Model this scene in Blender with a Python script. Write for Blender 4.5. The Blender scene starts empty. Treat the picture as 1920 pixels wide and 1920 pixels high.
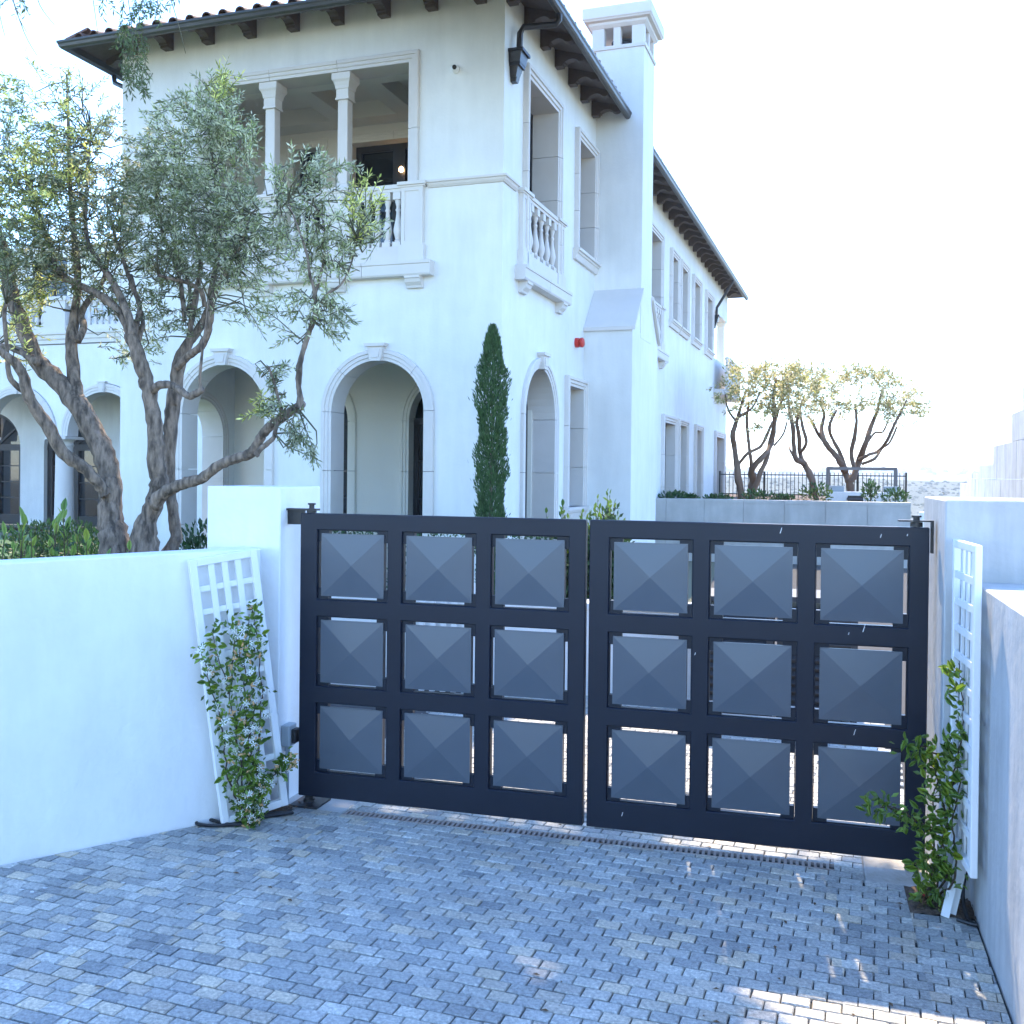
import bpy, bmesh, math, random
from mathutils import Vector, Matrix
from math import sin, cos, pi, radians as RAD
random.seed(7)
sc = bpy.context.scene
# ------------------------------------------------------------------ camera, sky, sun, exposure
EYE = Vector((0, 0, 2.0))
PITCH, ROLL, FPX, CY = 0.009645, 0.010832, 1901.4, 906.5
cam_d = bpy.data.cameras.new('camera'); cam = bpy.data.objects.new('camera', cam_d)
sc.collection.objects.link(cam); sc.camera = cam
cam_d.sensor_width = 36; cam_d.lens = FPX / 1920 * 36
cam_d.shift_y = -(960 - CY) / 1920
cam_d.clip_start = 0.05; cam_d.clip_end = 12000
cam.matrix_world = Matrix.Translation(EYE) @ Matrix.Rotation(RAD(90) - PITCH, 4, 'X') @ Matrix.Rotation(ROLL, 4, 'Z')

SUN_AZ, SUN_EL = RAD(8), RAD(50)          # azimuth from +Y towards +X
SDIR = Vector((sin(SUN_AZ) * cos(SUN_EL), cos(SUN_AZ) * cos(SUN_EL), sin(SUN_EL)))
w = bpy.data.worlds.new('World'); sc.world = w; w.use_nodes = True
nt = w.node_tree; bg = nt.nodes['Background']
sky = nt.nodes.new('ShaderNodeTexSky'); sky.sky_type = 'NISHITA'; sky.sun_disc = False
sky.sun_elevation = SUN_EL; sky.sun_rotation = SUN_AZ
sky.air_density = 1.0; sky.dust_density = 0.2; sky.ozone_density = 8.0; sky.altitude = 50
nt.links.new(sky.outputs[0], bg.inputs[0]); bg.inputs[1].default_value = 0.15
sl = bpy.data.lights.new('sun', 'SUN'); sl.energy = 2.0; sl.angle = RAD(0.53); sl.color = (1.0, 0.82, 0.58)
so = bpy.data.objects.new('sun', sl); sc.collection.objects.link(so)
so.rotation_euler = SDIR.to_track_quat('Z', 'Y').to_euler(); so.location = (0, 0, 30)
vs = sc.view_settings; vs.view_transform = 'Standard'; vs.look = 'None'; vs.gamma = 1; vs.use_curve_mapping = False
vs.exposure = 2.5
sc.render.engine = 'CYCLES'
cy = sc.cycles; cy.use_denoising = True; cy.max_bounces = 8; cy.transparent_max_bounces = 8
cy.use_adaptive_sampling = True; cy.adaptive_threshold = 0.02
cy.caustics_reflective = False; cy.caustics_refractive = False

# ------------------------------------------------------------------ helpers
COL = sc.collection
def link(o, parent=None):
    COL.objects.link(o)
    if parent: o.parent = parent
    return o
def tag(o, label=None, cat=None, group=None, kind=None):
    if label: o['label'] = label
    if cat: o['category'] = cat
    if group: o['group'] = group
    if kind: o['kind'] = kind
    return o
def empty(name, parent=None, loc=(0, 0, 0), rz=0):
    o = bpy.data.objects.new(name, None); o.location = loc; o.rotation_euler = (0, 0, rz); o.empty_display_size = .1
    return link(o, parent)
def inst(o, parent=None, loc=None, rot=None, scale=None):
    c = o.copy(); link(c, parent)
    if parent is None: c.parent = None
    if loc is not None: c.location = loc
    if rot is not None: c.rotation_euler = rot
    if scale is not None: c.scale = scale if hasattr(scale, '__len__') else (scale,) * 3
    return c

class Fr:            # a wall frame: a along the wall, d outward, z up
    def __init__(s, o, a, n): s.o = Vector(o); s.a = Vector(a).normalized(); s.n = Vector(n).normalized()
    def P(s, a, z, d=0): return s.o + s.a * a + s.n * d + Vector((0, 0, z))
WORLD = Fr((0, 0, 0), (1, 0, 0), (0, 1, 0))    # P(x,z,y)

class MB:
    def __init__(s): s.b = bmesh.new()
    def verts(s, pts): return [s.b.verts.new(p) for p in pts]
    def face(s, pts):
        try: return s.b.faces.new(s.verts(pts))
        except ValueError: return None
    def hexa(s, p):   # 8 corners: bottom ring 0-3, top ring 4-7
        v = s.verts(p)
        for f in ((3, 2, 1, 0), (4, 5, 6, 7), (0, 1, 5, 4), (1, 2, 6, 5), (2, 3, 7, 6), (3, 0, 4, 7)):
            s.b.faces.new([v[i] for i in f])
        return s
    def bx(s, fr, a0, a1, z0, z1, d0, d1):
        return s.hexa([fr.P(a0, z0, d0), fr.P(a1, z0, d0), fr.P(a1, z0, d1), fr.P(a0, z0, d1),
                       fr.P(a0, z1, d0), fr.P(a1, z1, d0), fr.P(a1, z1, d1), fr.P(a0, z1, d1)])
    def box(s, x0, x1, y0, y1, z0, z1): return s.bx(WORLD, x0, x1, z0, z1, y0, y1)
    def loft(s, rings, caps=True, closed=True):
        R = [s.verts(r) for r in rings]; n = len(R[0])
        for A, B in zip(R, R[1:]):
            for i in range(n if closed else n - 1):
                j = (i + 1) % n
                s.b.faces.new((A[i], A[j], B[j], B[i]))
        if caps and closed:
            s.b.faces.new(R[0][::-1]); s.b.faces.new(R[-1])
        return s
    def prism(s, fr, prof, a0, a1):  # profile (d,z) swept along a
        return s.loft([[fr.P(a0, z, d) for d, z in prof], [fr.P(a1, z, d) for d, z in prof]])
    def prism_d(s, fr, poly, d0, d1):  # polygon (a,z) extruded in d
        return s.loft([[fr.P(a, z, d0) for a, z in poly], [fr.P(a, z, d1) for a, z in poly]])
    def tube(s, pts, rad, n=8, jit=0):
        pts = [Vector(p) for p in pts]
        if not hasattr(rad, '__len__'): rad = [rad] * len(pts)
        rings = []; up = Vector((.123, .31, .94))
        prev = None
        for i, p in enumerate(pts):
            t = (pts[min(i + 1, len(pts) - 1)] - pts[max(i - 1, 0)])
            t = t.normalized() if t.length > 1e-9 else Vector((0, 0, 1))
            if prev is None:
                x = t.cross(Vector((1, 0, 0)) if abs(t.x) < .8 else Vector((0, 1, 0))).normalized()
            else:
                x = (prev - t * prev.dot(t)).normalized()
            prev = x; y = t.cross(x)
            rings.append([p + (x * cos(2 * pi * k / n) + y * sin(2 * pi * k / n)) * rad[i] * (1 + (random.uniform(-jit, jit) if jit else 0)) for k in range(n)])
        return s.loft(rings)
    def lathe(s, prof, n=12, c=(0, 0, 0), sq=False):  # (r,z)
        c = Vector(c); off = pi / 4 if sq else 0; m = 4 if sq else n; k2 = math.sqrt(2) if sq else 1
        return s.loft([[c + Vector((r * k2 * cos(off + 2 * pi * k / m), r * k2 * sin(off + 2 * pi * k / m), z)) for k in range(m)] for r, z in prof])
    def sheet(s, fr, outer, holes, d0, d1):
        # flat wall with holes: outline and holes are lists of (a,z); front at d1, back at d0, rims closed
        for d in (d1, d0):
            b2 = bmesh.new(); ed = []
            for lp in [outer] + holes:
                vv = [b2.verts.new((a, z, 0)) for a, z in lp]
                ed += [b2.edges.new((vv[i], vv[(i + 1) % len(vv)])) for i in range(len(vv))]
            bmesh.ops.triangle_fill(b2, edges=ed, use_beauty=True, normal=(0, 0, 1))
            mp = {v: s.b.verts.new(fr.P(v.co.x, v.co.y, d)) for v in b2.verts}
            for f in b2.faces:
                s.b.faces.new([mp[v] for v in f.verts])
            b2.free()
        for lp in [outer] + holes:
            for i in range(len(lp)):
                (a, z), (a2, z2) = lp[i], lp[(i + 1) % len(lp)]
                s.face([fr.P(a, z, d0), fr.P(a2, z2, d0), fr.P(a2, z2, d1), fr.P(a, z, d1)])
        bmesh.ops.remove_doubles(s.b, verts=s.b.verts, dist=1e-5)
        return s
    def build(s, name, m, parent=None, smooth=False, bevel=0, loc=None):
        bmesh.ops.recalc_face_normals(s.b, faces=s.b.faces)
        if bevel:
            bmesh.ops.bevel(s.b, geom=[e for e in s.b.edges if len(e.link_faces) == 2 and e.calc_face_angle(0) > .6], offset=bevel, segments=1, affect='EDGES', clamp_overlap=True)
        me = bpy.data.meshes.new(name); s.b.to_mesh(me); s.b.free()
        if smooth:
            me.polygons.foreach_set('use_smooth', [True] * len(me.polygons))
            if smooth != 'all': me.set_sharp_from_angle(angle=RAD(40))
        if m: me.materials.append(m)
        o = bpy.data.objects.new(name, me)
        if loc is not None: o.location = loc
        return link(o, parent)

def mat(name, col, rough=.8, noise=0, scale=6, col2=None, bump=0, bscale=40, metal=0, spec=.5, trans=0, rnd=0, obj_rnd=False, attr=None, detail=6, stretch=None, back=None):
    m = bpy.data.materials.new(name); m.use_nodes = True; t = m.node_tree; n = t.nodes; L = t.links
    p = n['Principled BSDF']; p.inputs['Roughness'].default_value = rough; p.inputs['Metallic'].default_value = metal
    p.inputs['Specular IOR Level'].default_value = spec
    tc = n.new('ShaderNodeTexCoord'); src = tc.outputs['Object']
    if stretch:
        mp = n.new('ShaderNodeMapping'); mp.inputs['Scale'].default_value = stretch; L.new(src, mp.inputs[0]); src = mp.outputs[0]
    c = n.new('ShaderNodeRGB'); c.outputs[0].default_value = (*col, 1); out = c.outputs[0]
    if col2:
        nz = n.new('ShaderNodeTexNoise'); nz.inputs['Scale'].default_value = scale; nz.inputs['Detail'].default_value = detail; nz.inputs['Roughness'].default_value = .6
        L.new(src, nz.inputs['Vector'])
        rp = n.new('ShaderNodeValToRGB'); rp.color_ramp.elements[0].position = .5 - noise; rp.color_ramp.elements[1].position = .5 + noise
        rp.color_ramp.elements[0].color = (*col, 1); rp.color_ramp.elements[1].color = (*col2, 1)
        L.new(nz.outputs[0], rp.inputs[0]); out = rp.outputs[0]
    if back:
        geo = n.new('ShaderNodeNewGeometry'); mx = n.new('ShaderNodeMix'); mx.data_type = 'RGBA'
        L.new(geo.outputs['Backfacing'], mx.inputs[0]); L.new(out, mx.inputs[6]); mx.inputs[7].default_value = (*back, 1); out = mx.outputs[2]
    if attr:
        at_ = n.new('ShaderNodeAttribute'); at_.attribute_name = attr
        mx = n.new('ShaderNodeMix'); mx.data_type = 'RGBA'; mx.blend_type = 'MULTIPLY'; mx.inputs[0].default_value = 1
        L.new(out, mx.inputs[6]); L.new(at_.outputs['Color'], mx.inputs[7]); out = mx.outputs[2]
    if obj_rnd:
        oi = n.new('ShaderNodeObjectInfo'); rp = n.new('ShaderNodeValToRGB'); cr = rp.color_ramp; cr.interpolation = 'LINEAR'
        pal = obj_rnd; cr.elements[0].position = 0; cr.elements[0].color = (*pal[0], 1); cr.elements[1].position = 1; cr.elements[1].color = (*pal[-1], 1)
        for i, q in enumerate(pal[1:-1]):
            e = cr.elements.new((i + 1) / (len(pal) - 1)); e.color = (*q, 1)
        L.new(oi.outputs['Random'], rp.inputs[0])
        mx = n.new('ShaderNodeMix'); mx.data_type = 'RGBA'; mx.blend_type = 'MULTIPLY'; mx.inputs[0].default_value = 1
        L.new(out, mx.inputs[6]); L.new(rp.outputs[0], mx.inputs[7]); out = mx.outputs[2]
    L.new(out, p.inputs['Base Color'])
    if bump:
        nb = n.new('ShaderNodeTexNoise'); nb.inputs['Scale'].default_value = bscale; nb.inputs['Detail'].default_value = 5
        L.new(src, nb.inputs['Vector'])
        bp = n.new('ShaderNodeBump'); bp.inputs['Strength'].default_value = bump; bp.inputs['Distance'].default_value = .02
        L.new(nb.outputs[0], bp.inputs['Height']); L.new(bp.outputs[0], p.inputs['Normal'])
    if trans:
        tr = n.new('ShaderNodeBsdfTranslucent'); ms = n.new('ShaderNodeMixShader'); ms.inputs[0].default_value = trans
        hs = n.new('ShaderNodeHueSaturation'); hs.inputs['Value'].default_value = 1.6; L.new(out, hs.inputs['Color'])
        L.new(hs.outputs[0], tr.inputs[0]); L.new(p.outputs[0], ms.inputs[1]); L.new(tr.outputs[0], ms.inputs[2])
        L.new(ms.outputs[0], n['Material Output'].inputs[0])
    return m

M = dict(
    stucco=mat('stucco', (.69, .69, .67), .9, .22, .8, (.80, .80, .775), bump=.12, bscale=25),
    cream=mat('cream_stucco', (.80, .77, .68), .9, .25, .8, (.85, .82, .74), bump=.12, bscale=25),
    wallpaint=mat('wall_paint', (.75, .745, .725), .85, .2, 1.3, (.84, .835, .815), bump=.25, bscale=14),
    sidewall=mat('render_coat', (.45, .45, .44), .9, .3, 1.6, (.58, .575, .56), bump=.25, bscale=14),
    stone=mat('cast_stone', (.64, .605, .565), .8, .3, 3, (.70, .665, .63), bump=.06, bscale=60, obj_rnd=[(.95, .95, .97), (1, 1, 1), (.97, .95, .94)]),
    wood=mat('dark_wood', (.06, .042, .034), .7, .3, 9, (.10, .072, .058), bump=.2, bscale=30),
    gutter=mat('bronze_gutter', (.05, .05, .05), .42, .3, 4, (.075, .078, .075), metal=.3),
    spout=mat('dark_metal', (.03, .03, .035), .4, metal=.4),
    tile=mat('clay_tile', (.13, .07, .05), .85, .3, 5, (.22, .13, .095), obj_rnd=[(.8, .75, .75), (1, 1, 1), (1.1, .95, .85)]),
    glass=mat('dark_glass', (.012, .016, .02), .04, spec=.8),
    frame=mat('black_frame', (.012, .013, .016), .45),
    brown=mat('brown_door', (.05, .03, .02), .5),
    gate=mat('gate_black', (.006, .010, .020), .4, .3, 3, (.008, .013, .026), spec=.3),
    panel=mat('panel_grey', (.070, .084, .103), .33, .3, 3, (.084, .100, .121), spec=.5, bump=.01, bscale=8),
    white=mat('white_wood', (.78, .775, .755), .55, .3, 7, (.84, .835, .82)),
    box=mat('grey_plastic', (.32, .36, .38), .5),
    black=mat('black_plastic', (.012, .012, .013), .45),
    grate=mat('rusty_grate', (.27, .20, .165), .7, .25, 20, (.42, .36, .32)),
    dark=mat('drain_dark', (.01, .01, .01), .9),
    pale=mat('pale_panel', (.76, .755, .73), .9, .3, 2.2, (.84, .835, .81), bump=.12, bscale=20),
    conc=mat('concrete', (.42, .41, .39), .9, .3, 2.2, (.52, .51, .49), bump=.12, bscale=20),
    footing=mat('rough_concrete', (.36, .32, .26), .95, .25, 9, (.55, .53, .5), bump=.5, bscale=30),
    soil=mat('soil', (.07, .045, .03), 1, .2, 45, (.20, .14, .10), bump=.8, bscale=60),
    sand=mat('joint_sand', (.05, .05, .05), 1, .3, 30, (.07, .066, .062)),
    grass=mat('lawn_grass', (.035, .085, .02), .9, .3, 12, (.06, .12, .03), bump=.5, bscale=120),
    terra=mat('terrain_scrub', (.10, .11, .065), 1, .2, .03, (.16, .15, .10)),
    hill=mat('hill_scrub', (.05, .065, .04), 1, .12, .02, (.10, .105, .065), detail=12),
    scrub=mat('scrub_leaf', (.05, .062, .038), 1, .3, .2, (.085, .095, .055)),
    red=mat('red_plastic', (.55, .03, .02), .4),
    lens=mat('white_plastic', (.8, .8, .8), .3),
    bark=mat('olive_bark', (.065, .05, .038), .95, .13, 26, (.29, .22, .165), bump=1.0, bscale=60, stretch=(1, 1, .28), detail=12),
    barkp=mat('smooth_bark', (.17, .135, .105), .9, .3, 12, (.25, .20, .155), bump=.5, bscale=40, stretch=(1, 1, .4)),
    farbark=mat('far_olive_bark', (.13, .085, .06), .95, .3, 5, (.20, .13, .09)),
    olive=mat('olive_leaf', (.135, .16, .06), .5, back=(.32, .33, .21), trans=.42, attr='tone'),
    tallleaf=mat('tall_tree_leaf', (.04, .065, .03), .6, trans=.12, attr='tone'),
    cyp=mat('cypress_leaf', (.055, .115, .035), .7, trans=.1, attr='tone'),
    hedge=mat('hedge_leaf', (.03, .075, .02), .5, trans=.25, attr='tone'),
    jas=mat('jasmine_leaf', (.12, .20, .03), .35, trans=.3, obj_rnd=[(.6, .7, .7), (1, 1, .9), (1.3, 1.25, .9), (1.9, 1.5, .8)]),
    laurel=mat('laurel_leaf', (.17, .26, .06), .4, trans=.35, obj_rnd=[(.5, .65, .7), (1, 1, 1), (1.2, 1.1, .8), (1.5, 1.15, .8)]),
    jasmass=mat('jasmine_inner_leaf', (.11, .175, .03), .45, trans=.35, attr='tone'),
    petal=mat('white_petal', (.85, .85, .8), .6, trans=.3),
    bud=mat('faded_bud', (.55, .33, .15), .7),
    stem=mat('vine_stem', (.07, .05, .03), .9),
    twig=mat('green_twig', (.10, .095, .055), .9),
    debris=mat('dry_debris', (.12, .07, .035), .9, obj_rnd=None),
    redleaf=mat('red_petal', (.55, .04, .03), .6),
    spot=mat('paint_fleck', (.7, .7, .7), .8),
    steel=mat('steel_frame', (.14, .13, .135), .5, metal=.5),
    acm=mat('condenser_metal', (.03, .032, .038), .5),
)
PAL = [(q[0] * 1.82 - .03, q[1] * 1.76 - .03, q[2] * 1.60 - .03) for q in [(.17, .18, .195), (.235, .243, .255), (.28, .287, .295), (.18, .193, .21), (.34, .343, .34), (.24, .248, .258), (.36, .325, .28), (.27, .277, .285), (.215, .223, .233), (.31, .315, .32), (.29, .268, .245), (.245, .25, .258)]]
M['paver'] = mat('paver_stone', (.70, .70, .71), .55, .2, 55, (1.2, 1.19, 1.16), bump=.5, bscale=160, obj_rnd=PAL)
M['paverfar'] = mat('paver_stone_mass', (.70, .70, .71), .55, .2, 55, (1.2, 1.19, 1.16), bump=.5, bscale=160, attr='tone')
def paver_mat(m):
    t = m.node_tree; n = t.nodes; L = t.links; p = n['Principled BSDF']
    base = p.inputs['Base Color'].links[0].from_socket
    geo = n.new('ShaderNodeNewGeometry'); cur = base
    for sc_, lo, hi, a, b, det in ((2.2, .86, 1.08, .35, .65, 4), (70, .80, 1.16, .36, .64, 8), (330, .78, 1.19, .34, .66, 3)):
        nz = n.new('ShaderNodeTexNoise'); nz.inputs['Scale'].default_value = sc_; nz.inputs['Detail'].default_value = det; L.new(geo.outputs['Position'], nz.inputs['Vector'])
        mr = n.new('ShaderNodeMapRange'); mr.inputs[1].default_value = a; mr.inputs[2].default_value = b; mr.inputs[3].default_value = lo; mr.inputs[4].default_value = hi; L.new(nz.outputs[0], mr.inputs[0])
        mx = n.new('ShaderNodeMix'); mx.data_type = 'RGBA'; mx.blend_type = 'MULTIPLY'; mx.inputs[0].default_value = 1; L.new(cur, mx.inputs[6]); L.new(mr.outputs[0], mx.inputs[7]); cur = mx.outputs[2]
    L.new(cur, p.inputs['Base Color'])
    nb = n.new('ShaderNodeTexNoise'); nb.inputs['Scale'].default_value = 140; nb.inputs['Detail'].default_value = 8; L.new(geo.outputs['Position'], nb.inputs['Vector'])
    bp = n.new('ShaderNodeBump'); bp.inputs['Strength'].default_value = .7; bp.inputs['Distance'].default_value = .004; L.new(nb.outputs[0], bp.inputs['Height']); L.new(bp.outputs[0], p.inputs['Normal'])
def streaks(m, lo, hi, sc):      # rain streaks and trowel blotches
    t = m.node_tree; n = t.nodes; L = t.links; p = n['Principled BSDF']; cur = p.inputs['Base Color'].links[0].from_socket
    geo = n.new('ShaderNodeNewGeometry')
    for scl, l_, h_, a, b in ((sc, lo, hi, .38, .66), ((.7, .7, .9), lo + .02, 1.03, .35, .62)):
        mp = n.new('ShaderNodeMapping'); mp.inputs['Scale'].default_value = scl; L.new(geo.outputs['Position'], mp.inputs[0])
        nz = n.new('ShaderNodeTexNoise'); nz.inputs['Scale'].default_value = 1; nz.inputs['Detail'].default_value = 7; nz.inputs['Roughness'].default_value = .65; L.new(mp.outputs[0], nz.inputs['Vector'])
        mr = n.new('ShaderNodeMapRange'); mr.inputs[1].default_value = a; mr.inputs[2].default_value = b; mr.inputs[3].default_value = l_; mr.inputs[4].default_value = h_; L.new(nz.outputs[0], mr.inputs[0])
        mx = n.new('ShaderNodeMix'); mx.data_type = 'RGBA'; mx.blend_type = 'MULTIPLY'; mx.inputs[0].default_value = 1; L.new(cur, mx.inputs[6]); L.new(mr.outputs[0], mx.inputs[7]); cur = mx.outputs[2]
    L.new(cur, p.inputs['Base Color'])
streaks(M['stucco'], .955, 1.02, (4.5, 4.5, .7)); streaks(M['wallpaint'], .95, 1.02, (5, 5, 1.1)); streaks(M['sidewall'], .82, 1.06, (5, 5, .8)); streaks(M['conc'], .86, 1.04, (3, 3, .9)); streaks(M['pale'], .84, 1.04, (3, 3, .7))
paver_mat(M['paver']); paver_mat(M['paverfar'])
lamp = mat('lamp_glow', (1, .6, .25), .5); lp = lamp.node_tree.nodes['Principled BSDF']
lp.inputs['Emission Color'].default_value = (1, .62, .28, 1); lp.inputs['Emission Strength'].default_value = 3

def at(px, py, Y):      # the point at depth Y seen at photo pixel (px,py)
    x, y = (px - 960) / FPX, (py - CY) / FPX
    cr, sr = cos(ROLL), sin(ROLL)
    xc, yc = cr * x + sr * y, -sr * x + cr * y
    cp, sp = cos(PITCH), sin(PITCH)
    d = Vector((xc, cp - yc * sp, -yc * cp - sp))     # forward tilted down by PITCH
    return EYE + d * (Y / d.y)

def leaf_cloud(name, m, leaves, parent, label=None, broad=False):
    # leaves: (pos, dir, side, length, width, tone)
    V = []; Fc = []; T = []
    for p, d, sd, ln, wd, tone in leaves:
        nrm = d.cross(sd)
        k = len(V)
        mid = p + d * ln * .5
        V += [p, mid + sd * wd * .5 + nrm * wd * .15, p + d * ln, mid - sd * wd * .5 + nrm * wd * .15]
        Fc += [(k, k + 1, k + 2), (k, k + 2, k + 3)]
        T += [tone, tone]
    me = bpy.data.meshes.new(name); me.from_pydata([tuple(v) for v in V], [], Fc)
    ca = me.color_attributes.new('tone', 'FLOAT_COLOR', 'CORNER'); buf = []
    for t in T: buf += [t[0], t[1], t[2], 1] * 3
    ca.data.foreach_set('color', buf)
    me.materials.append(m)
    o = bpy.data.objects.new(name, me); link(o, parent)
    return o
def rv():
    while True:
        v = Vector((random.uniform(-1, 1), random.uniform(-1, 1), random.uniform(-1, 1)))
        if .05 < v.length < 1: return v.normalized()
def curve_pts(pts, sub=4):   # Catmull-Rom through Vectors / tuples of floats
    P = [pts[0]] + list(pts) + [pts[-1]]; out = []
    for i in range(1, len(P) - 2):
        p0, p1, p2, p3 = P[i - 1], P[i], P[i + 1], P[i + 2]
        for k in range(sub):
            t = k / sub
            out.append(tuple(.5 * ((2 * b) + (-a + c) * t + (2 * a - 5 * b + 4 * c - d) * t * t + (-a + 3 * b - 3 * c + d) * t ** 3) for a, b, c, d in zip(p0, p1, p2, p3)))
    out.append(tuple(pts[-1])); return out
# ------------------------------------------------------------------ ground, terrain
def ground_h(x, y):
    # driveway terrace, then the slope into the valley and up the far ridge
    if y < 48: h = -.035
    elif y < 180: t = (y - 48) / 132; h = -.035 - 40 * t * t * (3 - 2 * t)
    else: h = -40
    return h
mb = MB()
ys = [-30, 0, 20, 40, 48, 60, 75, 90, 110, 130, 150, 180, 400, 1500, 5000, 9000]
xs = [-9000, -2500, -800, -300, -120, -50, -20, 0, 20, 50, 120, 300, 800, 2500, 9000]
grid = [[mb.b.verts.new((x, y, ground_h(x, y))) for x in xs] for y in ys]
for r0, r1 in zip(grid, grid[1:]):
    for i in range(len(xs) - 1): mb.b.faces.new((r0[i], r0[i + 1], r1[i + 1], r1[i]))
tag(mb.build('ground', M['terra'], smooth='all'), kind='structure')
def ridge(name, y0, depth, top, x0, x1, n, seed, rough, base=-41):
    rnd = random.Random(seed); ph = [rnd.uniform(0, 6.28) for _ in range(8)]
    mb = MB(); rows = []
    for j in range(15):
        t = j / 14; row = []
        for i in range(n + 1):
            x = x0 + (x1 - x0) * i / n
            prof = sum(sin(x * (k + 1) * .0035 * 500 / y0 * 2.2 + ph[k]) / (k + 1) for k in range(8)) * rough
            h = (top + prof - base) * (t ** .8) + rnd.uniform(-1, 1) * rough * .35
            row.append(mb.b.verts.new((x, y0 + depth * t + rnd.uniform(-1, 1) * depth * .01, base + h)))
        rows.append(row)
    for a, b in zip(rows, rows[1:]):
        for i in range(n): mb.b.faces.new((a[i], a[i + 1], b[i + 1], b[i]))
    return tag(mb.build(name, M['hill'], smooth='all'), kind='structure')
ridge('hillside', 330, 220, 1.5, -300, 1100, 120, 3, 1.2)
ridge('far_hill', 1100, 500, 15, -600, 2200, 140, 5, 5)
rnd = random.Random(17); mb = MB()
def clump(x, y, z, r):
    n = 6; rings = []
    for k, (q, h) in enumerate(((.8, 0), (1, .35), (.75, .75), (.2, 1.0))):
        rings.append([Vector((x + r * q * rnd.uniform(.8, 1.2) * cos(2 * pi * i / n), y + r * q * rnd.uniform(.8, 1.2) * sin(2 * pi * i / n), z + r * h * rnd.uniform(.8, 1.1))) for i in range(n)])
    mb.loft(rings)
from mathutils.bvhtree import BVHTree
for nm, cnt, ylo, yhi, rr in (('hillside', 2600, 335, 552, (.6, 1.5)), ('far_hill', 120, 1500, 1600, (3, 7))):
    ob_ = bpy.data.objects[nm]; bt = BVHTree.FromPolygons([v.co for v in ob_.data.vertices], [tuple(q.vertices) for q in ob_.data.polygons])
    for _ in range(cnt):
        y = rnd.uniform(ylo, yhi); x = y * rnd.uniform(.15, .62); hit = bt.ray_cast(Vector((x, y, 300)), Vector((0, 0, -1)))
        if hit[0] is not None: clump(x, y, hit[0].z - .5, rnd.uniform(*rr))
tag(mb.build('hill_shrubs', M['scrub']), 'distant scrub dotted over the hazy hillsides', 'scrub', kind='stuff')

# ------------------------------------------------------------------ the villa
YH = RAD(19.053)
HOUSE = Vector((-0.166, 14.0, 0))
villa = tag(empty('white_villa', None, HOUSE, -YH), 'white stucco two storey villa with arched loggia and clay tile roof behind the gate', 'house')
FRONT = Fr((0, 0, 0), (-1, 0, 0), (0, -1, 0))      # a=u to the left
SIDE = Fr((0, 0, 0), (0, 1, 0), (1, 0, 0))         # a=v to the back
LEFTF = Fr((-6.41, 0, 0), (0, 1, 0), (-1, 0, 0))
def deeper(fr, d): return Fr(fr.o - fr.n * d, fr.a, fr.n)
def part(name, mb, m, parent=None, smooth=False, bevel=0): return mb.build(name, m, parent or villa, smooth, bevel)
def rect(a0, a1, z0, z1): return [(a0, z0), (a1, z0), (a1, z1), (a0, z1)]
def archpoly(c, r, z0, zs, n=20):
    return [(c - r, z0), (c + r, z0)] + [(c + r * cos(pi * k / n), zs + r * sin(pi * k / n)) for k in range(n + 1)]
W = .16
def prof(w, dep, pr=.06): return [(0, -dep), (0, pr * .5), (w * .28, pr * .5), (w * .32, pr * .75), (w * .62, pr * .75), (w * .66, pr), (w * .94, pr), (w, pr * .8), (w, -.05)]
def sweep(fr, st, pf, m, parent, name='stone'):
    mb = MB()
    mb.loft([[fr.P(a + oa * p, z + oz * p, d) for p, d in pf] for a, z, oa, oz in st])
    return part(name, mb, m, parent)
J = .0035
def surround_rect(fr, a0, a1, z0, z1, parent, dep=.34, w=W, nb=3, nh=2, bottom=False, m=None, pr=.06):
    m = m or M['stone']; pf = prof(w, dep, pr); H = z1 - z0
    for side, s in ((a0, -1), (a1, 1)):
        for k in range(nb):
            b, t = z0 + H * k / nb + J, z0 + H * (k + 1) / nb - J
            last = k == nb - 1
            sweep(fr, [(side, b, s, 0), (side, z1 if last else t, s, 1 if last else 0)], pf, m, parent)
    for k in range(nh):
        b, t = a0 + (a1 - a0) * k / nh, a0 + (a1 - a0) * (k + 1) / nh
        sweep(fr, [(b + (J if k else 0), z1, -1 if k == 0 else 0, 1), (t - (J if k < nh - 1 else 0), z1, 1 if k == nh - 1 else 0, 1)], pf, m, parent)
def surround_arch(fr, c, r, z0, zs, parent, dep=.4, w=W, nb=2, na=4, key=True, m=None, pr=.06):
    m = m or M['stone']; pf = prof(w, dep, pr)
    for s in (-1, 1):
        for k in range(nb):
            b, t = z0 + (zs - z0) * k / nb + J, z0 + (zs - z0) * (k + 1) / nb - J
            sweep(fr, [(c + s * r, b, s, 0), (c + s * r, t, s, 0)], pf, m, parent)
    for k in range(na):
        A, B = pi * k / na + .004, pi * (k + 1) / na - .004; n = 7
        sweep(fr, [(c + r * cos(A + (B - A) * i / n), zs + r * sin(A + (B - A) * i / n), cos(A + (B - A) * i / n), sin(A + (B - A) * i / n)) for i in range(n + 1)], pf, m, parent)
    if key:
        mb = MB(); zt = zs + r
        mb.prism_d(fr, [(c - .085, zt - .015), (c + .085, zt - .015), (c + .125, zt + w + .03), (c - .125, zt + w + .03)], -.05, pr + .045)
        mb.prism_d(fr, [(c - .15, zt + w + .03), (c + .15, zt + w + .03), (c + .17, zt + w + .075), (c - .17, zt + w + .075)], -.05, pr + .075)
        mb.prism_d(fr, [(c - .055, zt + .03), (c + .055, zt + .03), (c + .08, zt + w - .005), (c - .08, zt + w - .005)], pr, pr + .058)
        part('keystone', mb, m, parent)
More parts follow.
